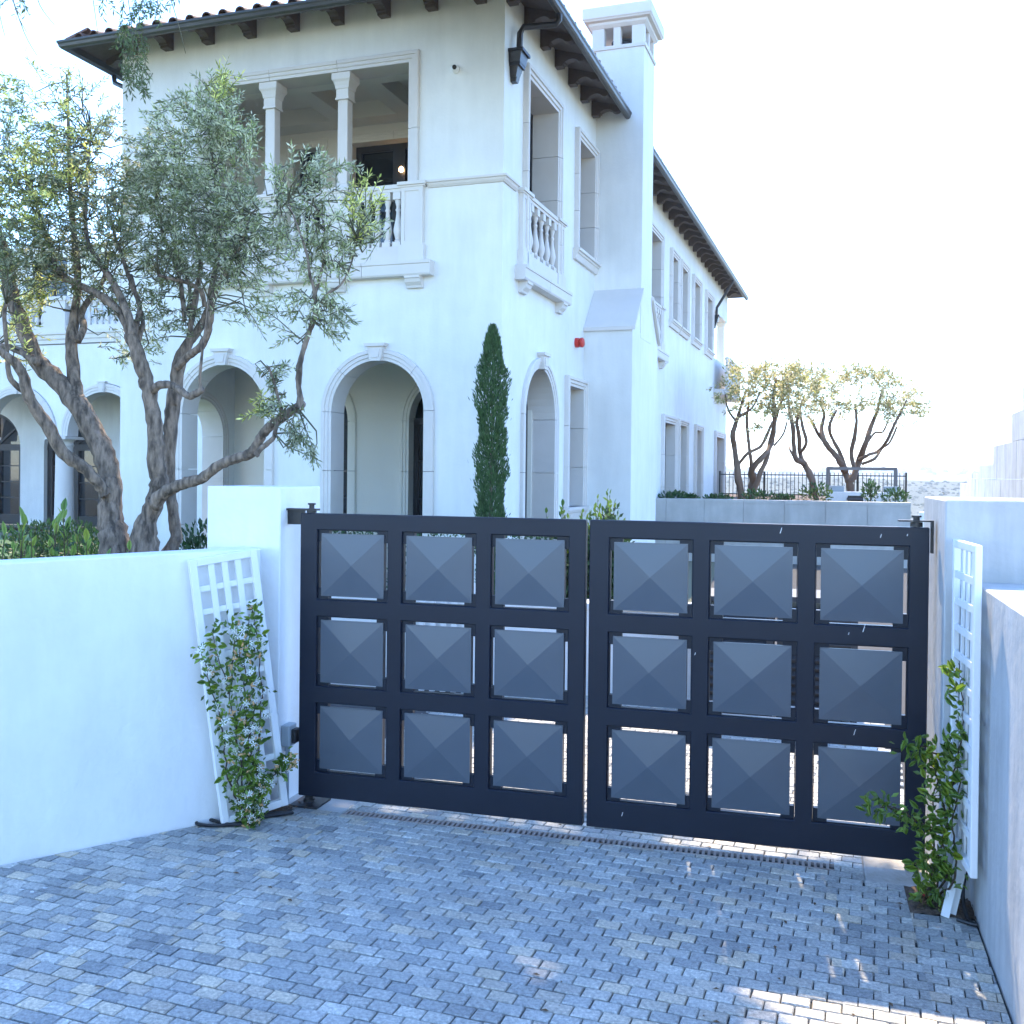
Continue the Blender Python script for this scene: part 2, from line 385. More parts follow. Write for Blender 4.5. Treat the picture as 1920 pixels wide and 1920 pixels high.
def sill(fr, a0, a1, zt, parent, h=.19, d=.13, m=None):
    mb = MB(); mb.prism(fr, [(-.1, zt), (d, zt), (d, zt - .05), (d - .03, zt - .055), (d - .03, zt - .085), (d - .055, zt - .10), (d - .08, zt - h), (-.1, zt - h)], a0, a1)
    return part('sill', mb, m or M['stone'], parent)
def glazing(fr, a0, a1, z0, z1, parent, d=-.3, nx=2, nz=1, fw=.055, m=None, arch=None):
    mb = MB(); mb.bx(fr, a0 - .02, a1 + .02, z0 - .02, z1 + .02 + ((a1 - a0) / 2 if arch else 0), d - .03, d - .02)
    part('pane', mb, m or M['glass'], parent)
    mb = MB()
    for a in (a0, a1 - fw): mb.bx(fr, a, a + fw, z0, z1, d - .02, d + .03)
    mb.bx(fr, a0 + fw, a1 - fw, z0, z0 + fw * 1.6, d - .02, d + .028); mb.bx(fr, a0 + fw, a1 - fw, z1 - fw, z1, d - .02, d + .028)
    for k in range(1, nx): c = a0 + (a1 - a0) * k / nx; mb.bx(fr, c - fw * .9, c + fw * .9, z0 + fw * 1.6, z1 - fw, d - .019, d + .032)
    for k in range(1, nz): c = z0 + (z1 - z0) * k / nz; mb.bx(fr, a0 + fw, a1 - fw, c - .012, c + .012, d - .018, d + .012)
    part('window_frame', mb, M['frame'], parent)

# main walls
EAVE = 8.80
mb = MB(); holes = [rect(1.27, 5.01, 5.0, 7.98), archpoly(1.885, .735 + W, .3, 2.875), archpoly(4.485, .735 + W, .3, 2.875)]
mb.sheet(FRONT, rect(0, 6.41, -.05, EAVE), holes, -.35, 0); part('front_wall', mb, M['stucco'])
side_win = [(.83, 2.65, 5.0, 7.95), (3.62, 5.02, 5.88, 7.95), (3.14, 4.40, 1.44, 3.66), (9.7, 11.5, 5.0, 7.83), (12.67, 13.86, 6.0, 7.83), (14.11, 15.43, 6.0, 7.83),
            (16.24, 17.71, 6.0, 7.83), (18.81, 20.36, 6.0, 7.83), (11.79, 13.76, .9, 3.53), (14.09, 15.58, .9, 3.53), (16.97, 18.39, .9, 3.53), (21.26, 23.8, .9, 3.53)]
outer = [(.352, -.05), (24.4, -.05), (24.4, 5.95), (20.95, 5.95), (20.95, 7.55), (24.4, 7.55), (24.4, EAVE), (.352, EAVE)]
mb = MB(); mb.sheet(SIDE, outer, [rect(*q) for q in side_win] + [archpoly(1.77, .75 + W, .3, 2.875)], -.35, 0)
mb.bx(SIDE, 0.001, .352, -.05, EAVE, -.35, -.0005)
part('side_wall', mb, M['stucco'])
mb = MB(); mb.sheet(LEFTF, rect(.352, 24.4, -.05, EAVE), [archpoly(1.5, .70, .3, 2.6)], -.41, 0); part('left_wall', mb, M['stucco'])
mb = MB(); mb.bx(Fr((0, 24.4, 0), (-1, 0, 0), (0, 1, 0)), .36, 6.0, -.05, 5.9, -.3, 0); part('rear_wall', mb, M['stucco'])
mb = MB(); mb.bx(WORLD, -6.0, -.36, 4.55, 4.9, .36, 24.0); part('upper_floor', mb, M['cream'])
mb = MB(); mb.bx(WORLD, -6.0, -.36, .1, .3, .36, 24.0); part('ground_floor_slab', mb, M['stone'])
mb = MB(); mb.bx(WORLD, -6.0, -.36, 8.25, 8.4, .36, 20.9); part('ceiling', mb, M['cream'])
# loggia partitions
BK = deeper(FRONT, 2.6)
mb = MB(); mb.sheet(BK, rect(.36, 6.0, 4.9, 8.25), [rect(1.1, 3.9, 4.9, 7.84), rect(4.2, 5.02, 4.9, 7.84)], -.2, 0); part('loggia_back_wall', mb, M['cream'])
BL = deeper(FRONT, 2.5)
mb = MB(); mb.sheet(BL, rect(.36, 6.0, .3, 4.55), [archpoly(1.80, .735 + W, .3, 2.875), archpoly(4.43, .735 + W, .3, 2.875)], -.2, 0); part('entry_back_wall', mb, M['cream'])
mb = MB(); mb.bx(FRONT, .36, 6.0, 3.98, 4.5, -2.5, -.351); part('entry_ceiling', mb, M['cream'])
# loggia ceiling beams
mb = MB(); mb.bx(FRONT, .9, 5.6, 7.845, 8.25, -.62, -.352)
mb.bx(FRONT, .9, 5.6, 7.98, 8.25, -2.599, -2.2)
for c in (2.525, 3.75): mb.bx(FRONT, c - .17, c + .17, 7.98, 8.25, -2.2, -.62)
mb.bx(FRONT, .37, .9, 7.98, 8.25, -2.599, -.352); mb.bx(FRONT, 5.6, 5.99, 7.98, 8.25, -2.599, -.352)
part('ceiling_beams', mb, M['cream'])
for c in (1.9, 3.14, 4.35):
    mb = MB(); mb.lathe([(.035, 7.835), (.05, 7.832), (.05, 7.845), (.035, 7.845)], 12, (-c, .2, 0)); part('downlight', mb, M['black'])
# upper doors in the loggia
for a0, a1, nx in ((1.1, 3.9, 3), (4.2, 5.02, 1)):
    g = empty('loggia_door', villa)
    mb = MB()
    glazing(BK, a0 + .12, a1 - .12, 4.9, 7.72, g, d=-.24, nx=nx, fw=.13)
    surround_rect(BK, a0 + .14, a1 - .14, 4.9, 7.70, g, dep=.21, w=.14, nb=2, nh=3, m=M['cream'], pr=.04)
mb = MB(); mb.lathe([(.015, 7.2), (.045, 7.22), (.04, 7.27), (.01, 7.3)], 10, (-2.86, 2.76, -.02)); part('hall_lamp', mb, lamp)
# entrance arches, front and back
for c in (1.885, 4.485):
    g = empty('arch_surround', villa); surround_arch(FRONT, c, .735, .3, 2.875, g, dep=.36, nb=3, na=4)
for c in (1.80, 4.43):
    g = empty('inner_arch', villa); surround_arch(BL, c, .735, .3, 2.875, g, dep=.25, nb=3, na=4, key=False, m=M['cream'])
    mb = MB(); mb.prism_d(BL, archpoly(c, .74, .3, 2.875), -.24, -.22); part('door_glass', mb, M['glass'], g)
    mb = MB()
    for q in (c - .735, c - .045, c + .645): mb.bx(BL, q, q + .09, .3, 2.875, -.22, -.17)
    mb.bx(BL, c - .735, c + .735, 2.83, 2.93, -.219, -.165)
    for q in (.9, 1.55, 2.2): mb.bx(BL, c - .645, c + .645, q - .015, q + .015, -.218, -.19)
    part('door_frame', mb, M['frame'], g)
g = empty('side_arch', villa)
INL = Fr((-6.0, 0, 0), (0, 1, 0), (1, 0, 0)); surround_arch(INL, 1.5, .62, .3, 2.6, g, dep=.41, w=.14, nb=3, na=4, key=False)
# balcony of the loggia
bal = empty('balcony', villa)
def slab(fr, a0, a1, parent, ncor=2, nseg=3):
    for k in range(nseg):
        b, t = a0 + (a1 - a0) * k / nseg, a0 + (a1 - a0) * (k + 1) / nseg
        mb = MB(); mb.prism(fr, [(-.1, 4.985), (.18, 4.985), (.18, 4.94), (.165, 4.93), (.165, 4.80), (.15, 4.775), (-.1, 4.775)], b + (J if k else 0), t - (J if k < nseg - 1 else 0)); part('balcony_slab', mb, M['stone'], parent)
    for k in range(ncor):
        c = a0 + .28 + (a1 - a0 - .56) * k / (ncor - 1)
        mb = MB(); mb.prism(fr, [(0, 4.775), (.15, 4.775), (.15, 4.745), (.13, 4.735), (.115, 4.69), (.07, 4.645), (.06, 4.615), (0, 4.615)], c - .12, c + .12); part('corbel', mb, M['stone'], parent)
BPROF = [(.062, 5.215), (.062, 5.27), (.045, 5.285), (.05, 5.31), (.038, 5.325), (.05, 5.37), (.066, 5.43), (.066, 5.47), (.05, 5.55), (.034, 5.64), (.027, 5.72), (.038, 5.735), (.038, 5.755), (.027, 5.77), (.03, 5.80), (.048, 5.86), (.05, 5.885), (.06, 5.89), (.06, 5.99)]
mb = MB(); mb.lathe(BPROF[2:-2], 10); mb.lathe([(.062, 5.215), (.062, 5.284)], sq=True); mb.lathe([(.06, 5.886), (.06, 5.992)], sq=True)
bal_proto = mb.build('baluster', M['stone'], bal, smooth=True)
first = [True]
def balusters(fr, a0, a1, n, parent, d=0, dz=0):
    for k in range(n):
        p = fr.P(a0 + (a1 - a0) * (k + .5) / n, dz, d)
        if first[0] and parent is bal: bal_proto.location = p; first[0] = False
        else: inst(bal_proto, parent, p)
def pedestal(fr, c, w, parent, d=(-.12, .07), z0=4.985, zt=6.11):
    mb = MB(); mb.bx(fr, c - w / 2, c + w / 2, z0 + .24, zt - .07, d[0], d[1]); mb.bx(fr, c - w / 2 - .03, c + w / 2 + .03, z0, z0 + .24, d[0], d[1] + .03)
    mb.bx(fr, c - w / 2 - .03, c + w / 2 + .03, zt - .07, zt - .045, d[0], d[1] + .025); mb.bx(fr, c - w / 2 - .05, c + w / 2 + .05, zt - .045, zt, d[0], d[1] + .05)
    a, b, e, f = c - w / 2, c + w / 2, z0 + .24, zt - .07
    i = .055
    for q in ((a, a + i, e, f), (b - i, b, e, f), (a + i, b - i, e, e + i), (a + i, b - i, f - i, f)): mb.bx(fr, *q, d[1], d[1] + .012)
    part('pedestal', mb, M['stone'], parent)
def rail(fr, a0, a1, parent, d=(-.085, .085)):
    mb = MB(); mb.bx(fr, a0, a1, 5.992, 6.035, d[0] + .02, d[1] - .02); mb.bx(fr, a0, a1, 6.035, 6.09, d[0], d[1]); part('hand_rail', mb, M['stone'], parent)
    mb = MB(); mb.bx(fr, a0, a1, 4.985, 5.215, d[0] + .01, d[1] - .01); part('plinth', mb, M['stone'], parent)
slab(FRONT, 1.02, 5.26, bal, 4, 4)
for c, w_ in ((1.34, .33), (2.525, .40), (3.75, .40), (4.94, .33)): pedestal(FRONT, c, w_, bal)
for a0, a1, n in ((1.505, 2.325, 5), (2.725, 3.55, 5), (3.95, 4.775, 5)):
    rail(FRONT, a0, a1, bal); balusters(FRONT, a0, a1, n, bal)
g = empty('loggia_surround', villa)
surround_rect(FRONT, 1.43, 4.85, 5.0, 7.82, g, dep=.35, nb=3, nh=3)
for c in (2.525, 3.75):
    g = empty('column', villa); P = (-c, .0 + .135, 0)
    mb = MB(); mb.lathe([(.083, 6.21), (.080, 7.44)], c=P, sq=True); part('shaft', mb, M['stone'], g, bevel=.008)
    mb = MB(); mb.lathe([(.115, 6.111), (.115, 6.16), (.098, 6.175), (.098, 6.20), (.086, 6.212)], c=P, sq=True); part('column_base', mb, M['stone'], g)
    mb = MB(); mb.lathe([(.108, 7.44), (.108, 7.465), (.098, 7.472), (.098, 7.59), (.108, 7.60), (.112, 7.64), (.128, 7.69), (.148, 7.72), (.15, 7.735), (.15, 7.815)], c=P, sq=True); part('capital', mb, M['stone'], g)
# string course
SC = [(-.05, 6.115), (.075, 6.115), (.075, 6.085), (.055, 6.075), (.045, 6.05), (.02, 6.02), (-.05, 6.02)]
mb = MB(); mb.loft([[FRONT.P(1.12, z, d) for d, z in SC], [Vector((d, -d, z)) for d, z in SC], [SIDE.P(.52, z, d) for d, z in SC]]); part('string_course', mb, M['stone'])
mb = MB(); mb.prism(FRONT, SC, 5.16, 6.41); part('string_course', mb, M['stone'])
# side balconet
def balconet(c, wo, wi, zt, nb):
    b2 = empty('balconet', villa)
    slab(SIDE, c - wo / 2 - .30, c + wo / 2 + .30, b2, 2, 2)
    pw = .36
    for s in (-1, 1): pedestal(SIDE, c + s * (wo / 2 - .02), pw, b2, d=(-.34, .06))
    a0, a1 = c - wo / 2 - .02 + pw / 2 + .02, c + wo / 2 + .02 - pw / 2 - .02
    rail(SIDE, a0, a1, b2); balusters(SIDE, a0, a1, nb, b2)
    g = empty('window', villa)
    surround_rect(SIDE, c - wi / 2, c + wi / 2, 5.0, zt, g, dep=.46, w=(wo - wi) / 2, nb=4, nh=2, pr=.09)
    glazing(SIDE, c - wi / 2, c + wi / 2, 5.0, zt, g, d=-.42, nx=2)
balconet(1.74, 1.82, 1.48, 7.80, 5)
balconet(10.6, 1.8, 1.48, 7.68, 6)
g = empty('arch_surround', villa); surround_arch(SIDE, 1.77, .75, .3, 2.875, g, dep=.47, nb=3, na=3)
mb = MB(); mb.prism_d(SIDE, archpoly(1.77, .76, .3, 2.875), -.46, -.43); part('door_glass', mb, M['glass'], g)
for a0, a1, z0, z1 in side_win:
    if z0 == 5.0: continue
    g = empty('window', villa)
    ww = W if a1 - a0 < 1.9 else .2
    dp = .27 if ww > .18 and a0 < 13 else .44
    surround_rect(SIDE, a0 + ww, a1 - ww, z0, z1 - ww, g, dep=dp, w=ww, nb=3, nh=1, pr=.09)
    glazing(SIDE, a0 + ww, a1 - ww, z0, z1 - ww, g, d=.03 - dp, nx=1 if a1 - a0 < 1.6 else 2)
    if z0 > 1: sill(SIDE, a0 - .06, a1 + .06, z0, g)
# far corner loggia
mb = MB(); mb.bx(WORLD, -3.3, -.001, 5.6, 5.949, 21.0, 24.39); part('terrace_slab', mb, M['stone'])
g = empty('column', villa)
mb = MB(); mb.lathe([(.16, 5.95), (.16, 6.02), (.13, 6.06), (.12, 7.40), (.17, 7.48), (.17, 7.549)], c=(-.2, 24.1, 0), sq=True); part('shaft', mb, M['cream'], g)
mb = MB(); mb.bx(WORLD, -6, -.352, 7.55, 8.6, 24.1, 24.399); part('end_beam', mb, M['stucco'])
mb = MB(); mb.bx(WORLD, -6, -.352, 8.0, 8.2, 20.9, 24.0); part('terrace_ceiling', mb, M['cream'])
mb = MB(); mb.bx(WORLD, -6, -.36, 4.9, 8.3, 20.6, 20.9); part('terrace_back_wall', mb, M['cream'])
tb = empty('terrace_balcony', villa)
mb = MB(); mb.bx(SIDE, 21.0, 24.6, 4.70, 4.9, 0, .5); part('terrace_ledge', mb, M['stone'], tb)
mb = MB(); mb.bx(SIDE, 21.02, 24.58, 5.86, 5.96, .36, .48); mb.bx(SIDE, 21.02, 24.58, 4.9, 5.86, .38, .46); part('terrace_parapet', mb, M['stone'], tb)
# chimney
ch = empty('chimney', villa)
mb = MB(); mb.box(-.1, .88, 5.05, 6.0, 4.5, 9.80); part('shaft', mb, M['stucco'], ch)
mb = MB(); mb.box(.0012, .875, 4.37, 6.68, -.05, 4.58); part('chimney_base', mb, M['stucco'], ch)
mb = MB(); mb.prism(Fr((0, 0, 0), (1, 0, 0), (0, 1, 0)), [(4.40, 4.58), (6.65, 4.58), (6.0, 5.32), (5.05, 5.32)], .0013, .868); part('shoulder', mb, M['stucco'], ch)
mb = MB()
mb.loft([[Vector((x, 4.32, 4.55)), Vector((x, 4.32, 4.62)), Vector((x, 5.047, 5.40)), Vector((x, 5.047, 5.33))] for x in (.004, .93)])
part('shoulder_cap', mb, M['stone'], ch)
mb = MB()
mb.loft([[Vector((x, 6.73, 4.55)), Vector((x, 6.73, 4.62)), Vector((x, 6.003, 5.40)), Vector((x, 6.003, 5.33))] for x in (.004, .93)])
part('shoulder_cap', mb, M['stone'], ch)
mb = MB()
def ringbox(mb, x0, x1, y0, y1, steps):
    mb.loft([[Vector((x0 - e, y0 - e, z)), Vector((x1 + e, y0 - e, z)), Vector((x1 + e, y1 + e, z)), Vector((x0 - e, y1 + e, z))] for e, z in steps])
ringbox(mb, -.1, .88, 5.05, 6.0, [(-.01, 9.80), (.025, 9.80), (.03, 9.86), (.005, 9.87), (-.01, 9.87)]); part('belt', mb, M['stone'], ch)
for x0, x1, ys_ in ((-.095, .13, ((5.055, 5.20), (5.90, 5.995))), (.305, .435, ((5.055, 5.20),)), (.65, .875, ((5.055, 5.20), (5.90, 5.995)))):
    for y0, y1 in ys_:
        mb = MB(); mb.box(x0, x1, y0, y1, 9.87, 10.20); part('vent_pier', mb, M['stone'], ch)
for y0, y1 in ((5.46, 5.59),):
    for x0, x1 in ((-.095, .03), (.75, .875)):
        mb = MB(); mb.box(x0, x1, y0, y1, 9.87, 10.20); part('vent_pier', mb, M['stone'], ch)
mb = MB(); ringbox(mb, -.1, .88, 5.05, 6.0, [(0, 10.20), (.02, 10.22), (.05, 10.25), (.06, 10.29), (.12, 10.31), (.13, 10.33), (.15, 10.35), (.15, 10.54), (.13, 10.56)]); part('chimney_cap', mb, M['stone'], ch)
mb = MB(); mb.lathe([(.2, 9.8), (.2, 10.05), (.23, 10.06), (.23, 10.09), (.19, 10.1)], 16, (.39, 5.52, 0)); part('flue_pipe', mb, M['acm'], ch, smooth=True)
# eaves
SOF = lambda d: 8.775 - .28 * d
BR = [(0, 8.775), (0, 8.51), (.13, 8.51), (.145, 8.538), (.19, 8.545), (.24, 8.572), (.32, 8.575), (.38, 8.558), (.44, 8.55), (.49, 8.56), (.52, 8.585), (.53, 8.62)]
BR = [(0, 8.775), (0, 8.50), (.13, 8.50), (.135, 8.535), (.165, 8.535), (.17, 8.56), (.24, 8.59), (.30, 8.595), (.35, 8.58), (.39, 8.545), (.44, 8.53), (.49, 8.54), (.52, 8.57), (.53, 8.615)]
BRP = BR + [(.53, SOF(.53) - .002)]; BRP[0] = (0, SOF(0) - .002)
GUT = [(.555, 8.59), (.555, 8.50), (.585, 8.475), (.63, 8.475), (.655, 8.50), (.665, 8.54), (.68, 8.56), (.68, 8.59), (.665, 8.59), (.65, 8.545), (.625, 8.495), (.59, 8.495), (.57, 8.51), (.57, 8.59)]
def eave(fr, a0, a1, spots, mit0, mit1, ng=None):
    nb = 5
    for k in range(nb):
        d0, d1 = .56 * k / nb + (.003 if k else -.0), .56 * (k + 1) / nb - .003
        mb = MB(); lo = []
        L0, R0 = a0 - (d0 if mit0 else 0), a1 + (d0 if mit1 else 0); L1, R1 = a0 - (d1 if mit0 else 0), a1 + (d1 if mit1 else 0)
        mb.hexa([fr.P(L0, SOF(d0), d0), fr.P(R0, SOF(d0), d0), fr.P(R1, SOF(d1), d1), fr.P(L1, SOF(d1), d1),
                 fr.P(L0, SOF(d0) + .02, d0), fr.P(R0, SOF(d0) + .02, d0), fr.P(R1, SOF(d1) + .02, d1), fr.P(L1, SOF(d1) + .02, d1)])
        part('soffit_board', mb, M['wood'], roof)
    pr_ = None
    for a in spots:
        mb = None
        if pr_ is None:
            mb = MB(); mb.prism(Fr((0, 0, 0), fr.a, fr.n), BRP, -.075, .075); pr_ = mb.build('bracket', M['wood'], villa)
            pr_.location = fr.P(a, 0)
        else: inst(pr_, villa, fr.P(a, 0))
    mb = MB()
    def rg(a, dir_): return [fr.P(a + dir_ * d, z, d) for d, z in GUT]
    st = [rg(a0, -1 if mit0 else 0), rg(a1, 1 if mit1 else 0)]
    mb.loft(st); part('gutter', mb, M['gutter'])
RS = .30
roof = empty('roof', villa)
def zr(d): return 8.60 + RS * (.64 - d)
CX, HW = -3.205, 3.205 + .64
ridge_z = 8.60 + RS * HW
mb = MB()
A = [Vector((.64, -.64, 8.60)), Vector((.64, 25.04, 8.60)), Vector((-7.05, 25.04, 8.60)), Vector((-7.05, -.64, 8.60)), Vector((CX, -.64 + HW, ridge_z)), Vector((CX, 25.04 - HW, ridge_z))]
for f in ((0, 1, 5, 4), (1, 2, 5), (2, 3, 4, 5), (3, 0, 4)): mb.face([A[i] for i in f])
part('roof_deck', mb, M['tile'], roof)
mb = MB()
for f in ((0, 1, 5, 4), (1, 2, 5), (2, 3, 4, 5), (3, 0, 4)): mb.face([A[i] + Vector((0, 0, -.015)) for i in f])
part('roof_sheathing', mb, M['wood'], roof)
mb = MB()
rings = []
for i, y in enumerate((0, .42)):
    r = (.085, .072)[i]
    rings.append([Vector((r * cos(t), y, r * sin(t))) for t in [pi * k / 8 for k in range(9)]] + [Vector((r * .8 * cos(t), y, r * .8 * sin(t))) for t in [pi * k / 8 for k in range(8, -1, -1)]])
mb.loft(rings); tile0 = mb.build('roof_tile', M['tile'], roof, smooth=True); used = [False]
def tiles(fr, a0, a1, sp, rows):
    n = int((a1 - a0) / sp)
    tang = math.atan(RS)
    rz = math.atan2(-fr.n.y, -fr.n.x) - pi / 2
    for r in range(rows):
        for k in range(n + 1):
            d = .61 - r * .38 + random.uniform(-.01, .01)
            a = a0 + k * sp
            if a < a0 + 0 or not (-d <= a): continue
            p = fr.P(a, zr(d) - .004 + r * .004, d); e = (tang + random.uniform(-.01, .01), 0, rz + random.uniform(-.02, .02))
            if not used[0]: tile0.location = p; tile0.rotation_euler = e; used[0] = True
            else: inst(tile0, roof, p, e)
tiles(FRONT, -.5, 7.0, .289, 2); tiles(SIDE, -.4, 4.3, .289, 1); tiles(SIDE, 6.4, 24.9, .289, 1); tiles(LEFTF, -.5, 4, .289, 1)
eave(FRONT, 0, 6.41, [.34, 1.07, 1.81, 2.55, 3.29, 4.03, 4.77, 5.52, 6.20], True, True)
eave(SIDE, 0, 4.99, [.10 + .775 * k + .02 for k in range(7) if .10 + .775 * k < 4.9], True, False)
eave(SIDE, 6.06, 24.4, [6.3 + .775 * k for k in range(24)], False, True)
eave(LEFTF, 0, 12, [.3 + .775 * k for k in range(8)], True, False)
# downspouts with leader heads
def spout(fr, a_top, a_head, z_head, d0=.60):
    g = empty('downspout', villa)
    pts = [fr.P(a_top, 8.49, d0), fr.P(a_top, 8.40, d0), fr.P(a_top, 8.34, d0 - .05), fr.P(a_head, z_head + .62, .17), fr.P(a_head, z_head + .54, .12), fr.P(a_head, z_head + .26, .11)]
    mb = MB(); mb.tube(pts, [.045] * 6, 10); part('pipe', mb, M['spout'], g, smooth=True)
    mb = MB(); z = z_head
    for w0, w1, d1_, za, zb in ((.17, .17, .22, z + .24, z + .28), (.15, .13, .19, z + .10, z + .24), (.115, .115, .16, z + .06, z + .10), (.10, .07, .13, z - .08, z + .06), (.06, .05, .10, z - .14, z - .08)):
        mb.hexa([fr.P(a_head - w1, za, .002), fr.P(a_head + w1, za, .002), fr.P(a_head + w1, za, d1_ * w1 / w0), fr.P(a_head - w1, za, d1_ * w1 / w0),
                 fr.P(a_head - w0, zb, .002), fr.P(a_head + w0, zb, .002), fr.P(a_head + w0, zb, d1_), fr.P(a_head - w0, zb, d1_)])
    part('leader_head', mb, M['spout'], g)
spout(SIDE, .58, .30, 7.62); spout(SIDE, 20.9, 20.65, 7.0); 
LSP = LEFTF
mb = MB(); mb.tube([LEFTF.P(.5, 8.48, .6), LEFTF.P(.5, 8.36, .58), LEFTF.P(.42, 8.22, .3), LEFTF.P(.4, 8.16, .06)], .04, 8); part('downspout', mb, M['spout'], smooth=True)
# ------------------------------------------------------------------ courtyard wing, set back on the left (part of the villa)
WG = Fr((0, 13, 0), (-1, 0, 0), (0, -1, 0)); WB = deeper(WG, 2.2); WU = deeper(WG, 1.5)
wing = empty('courtyard_wing', villa)
mb = MB(); mb.sheet(WG, rect(6.45, 27, 0, 6.0), [archpoly(c, 1.40 + .28, 0, 3.05, 24) for c in (18.05, 21.55, 25.05)] + [rect(12.9, 13.9, 1.3, 3.4)], -.45, 0); part('wing_wall', mb, M['stucco'], wing)
for c in (18.05, 21.55, 25.05):
    surround_arch(WG, c, 1.40, 3.045, 3.05, wing, dep=.45, w=.26, nb=1, na=4, key=True)
for c in (16.3, 19.8, 23.3):
    mb = MB(); x = -c; P = (x, 13.24, 0)
    mb.lathe([(.40, -.05), (.40, .18), (.34, .22), (.31, .28), (.30, .4), (.265, 2.72), (.29, 2.74), (.29, 2.78), (.27, 2.8), (.27, 2.87), (.33, 2.93), (.38, 2.95)], 24, P); part('wing_column', mb, M['stone'], wing, smooth=True)
    mb = MB(); mb.lathe([(.42, 2.95), (.42, 3.04)], c=P, sq=True); part('abacus', mb, M['stone'], wing)
mb = MB(); mb.sheet(WB, rect(8, 27, 0, 6), [archpoly(c, 1.22, 0, 2.75) for c in (18.0, 21.3, 24.8)], -.3, 0); part('arcade_back_wall', mb, M['stucco'], wing)
for c, fm in ((18.0, M['brown']), (21.3, M['frame']), (24.8, M['frame'])):
    mb = MB(); mb.prism_d(WB, archpoly(c, 1.22, 0, 2.75), -.26, -.24); part('arcade_glass', mb, M['glass'], wing)
    mb = MB()
    for a in (c - 1.22, c - .14, c + 1.0): mb.bx(WB, a, a + (.28 if a == c - .14 else .22), .0, 2.64, -.239, -.16)
    mb.bx(WB, c - 1.22, c + 1.22, 2.64, 2.86, -.238, -.15); mb.bx(WB, c - 1.0, c + 1.0, 0, .35, -.2385, -.17)
    for z in (.95, 1.52, 2.09): mb.bx(WB, c - 1.0, c + 1.0, z - .02, z + .02, -.238, -.20)
    for t in (40, 90, 140): 
        p0, p1 = (c, 2.86), (c + 1.2 * cos(RAD(t)), 2.75 + 1.2 * sin(RAD(t))); nx, nz = -sin(RAD(t)) * .03, cos(RAD(t)) * .03
        mb.prism_d(WB, [(p0[0] - nx, p0[1] - nz), (p0[0] + nx, p0[1] + nz), (p1[0] + nx, p1[1] + nz), (p1[0] - nx, p1[1] - nz)], -.237, -.19)
    rg = 14
    ap = [(c + 1.22 * cos(pi * k / rg), 2.75 + 1.22 * sin(pi * k / rg)) for k in range(rg + 1)]; ai = [(c + 1.08 * cos(pi * k / rg), 2.75 + 1.08 * sin(pi * k / rg)) for k in range(rg + 1)]
    for k in range(rg): mb.prism_d(WB, [ap[k], ap[k + 1], ai[k + 1], ai[k]], -.236, -.155)
    part('arcade_door', mb, fm, wing)
mb = MB(); mb.bx(WG, 8, 27, 5.75, 6.0, -2.2, -.46); part('arcade_ceiling', mb, M['cream'], wing)
glazing(WG, 13.0, 13.8, 1.3, 3.3, wing, d=-.25, nx=1)
surround_rect(WG, 13.06, 13.74, 1.3, 3.24, wing, dep=.3, nb=2, nh=1)
for k in range(6):
    a = 8 + k * 3.2; mb = MB(); mb.prism(WG, [(-.6, 6.42), (.14, 6.42), (.14, 6.33), (.09, 6.30), (.09, 6.18), (.05, 6.15), (.05, 6.03), (-.6, 6.02)], a, a + 3.2 - .012); part('wing_cornice', mb, M['stone'], wing)
for c in (12.4, 16.2, 20.0, 23.8):
    mb = MB(); mb.bx(WG, c - .45, c + .45, 6.42, 7.42, -.25, .05); mb.bx(WG, c - .52, c + .52, 7.42, 7.55, -.3, .1); part('wing_pedestal', mb, M['stone'], wing)
for c in (12.4, 16.2, 20.0):
    mb = MB(); mb.bx(WG, c + .46, c + 3.34, 7.33, 7.47, -.22, .02); part('wing_rail', mb, M['stone'], wing)
    mb = MB(); mb.bx(WG, c + .46, c + 3.34, 6.42, 6.60, -.2, 0); part('wing_plinth', mb, M['stone'], wing)
    for k in range(12):
        o = inst(bal_proto, wing, WG.P(c + .46 + 2.88 * (k + .5) / 12, 0 + 6.60 - 5.215 * .955, -.10)); o.scale = (1.15, 1.15, .955)
mb = MB(); mb.sheet(WU, rect(6.45, 27, 6.0, 9.5), [rect(a, a + 1.5, 6.4, 9.2) for a in (13.2, 17.2, 20.9, 24.2)], -.3, 0); part('wing_upper_wall', mb, M['cream'], wing)
for a in (13.2, 17.2, 20.9, 24.2): glazing(WU, a, a + 1.5, 6.4, 9.2, wing, d=-.2, nx=2, nz=4)
mb = MB(); mb.prism(WU, [(.02, 9.45), (.06, 9.5), (.06, 9.6), (-.3, 9.6), (-.3, 9.45)], 6.5, 27); part('wing_parapet_coping', mb, M['stone'], wing)
# ------------------------------------------------------------------ small things fixed to the villa
def hw(v): return HOUSE + Matrix.Rotation(-YH, 3, 'Z') @ Vector(v)
cam_o = empty('security_camera', None, hw((-.72, -.001, 7.64)), -YH)
tag(cam_o, 'small white dome camera high on the stucco wall left of the corner', 'camera')
mb = MB(); F0 = Fr((0, 0, 0), (-1, 0, 0), (0, -1, 0))
def disc_lathe(mb, prof, n=16):   # (r,d) lathe about the outward axis -y
    return mb.loft([[Vector((r * cos(2 * pi * k / n), -d, r * sin(2 * pi * k / n))) for k in range(n)] for r, d in prof])
disc_lathe(mb, [(.06, 0), (.06, .03), (.052, .035), (.05, .06), (.04, .085), (.02, .10)]); mb.build('housing', M['lens'], cam_o, smooth=True)
mb = MB(); mb.lathe([(.001, -.034), (.02, -.028), (.034, 0), (.02, .028), (.001, .034)], 12, (.012, -.086, 0)); mb.build('lens', M['black'], cam_o, smooth=True)
al = empty('alarm_strobe', None, hw((.001, 3.80, 4.28)), -YH + pi / 2)
tag(al, 'round red alarm bell fixed on the white side wall below the balconet', 'alarm')
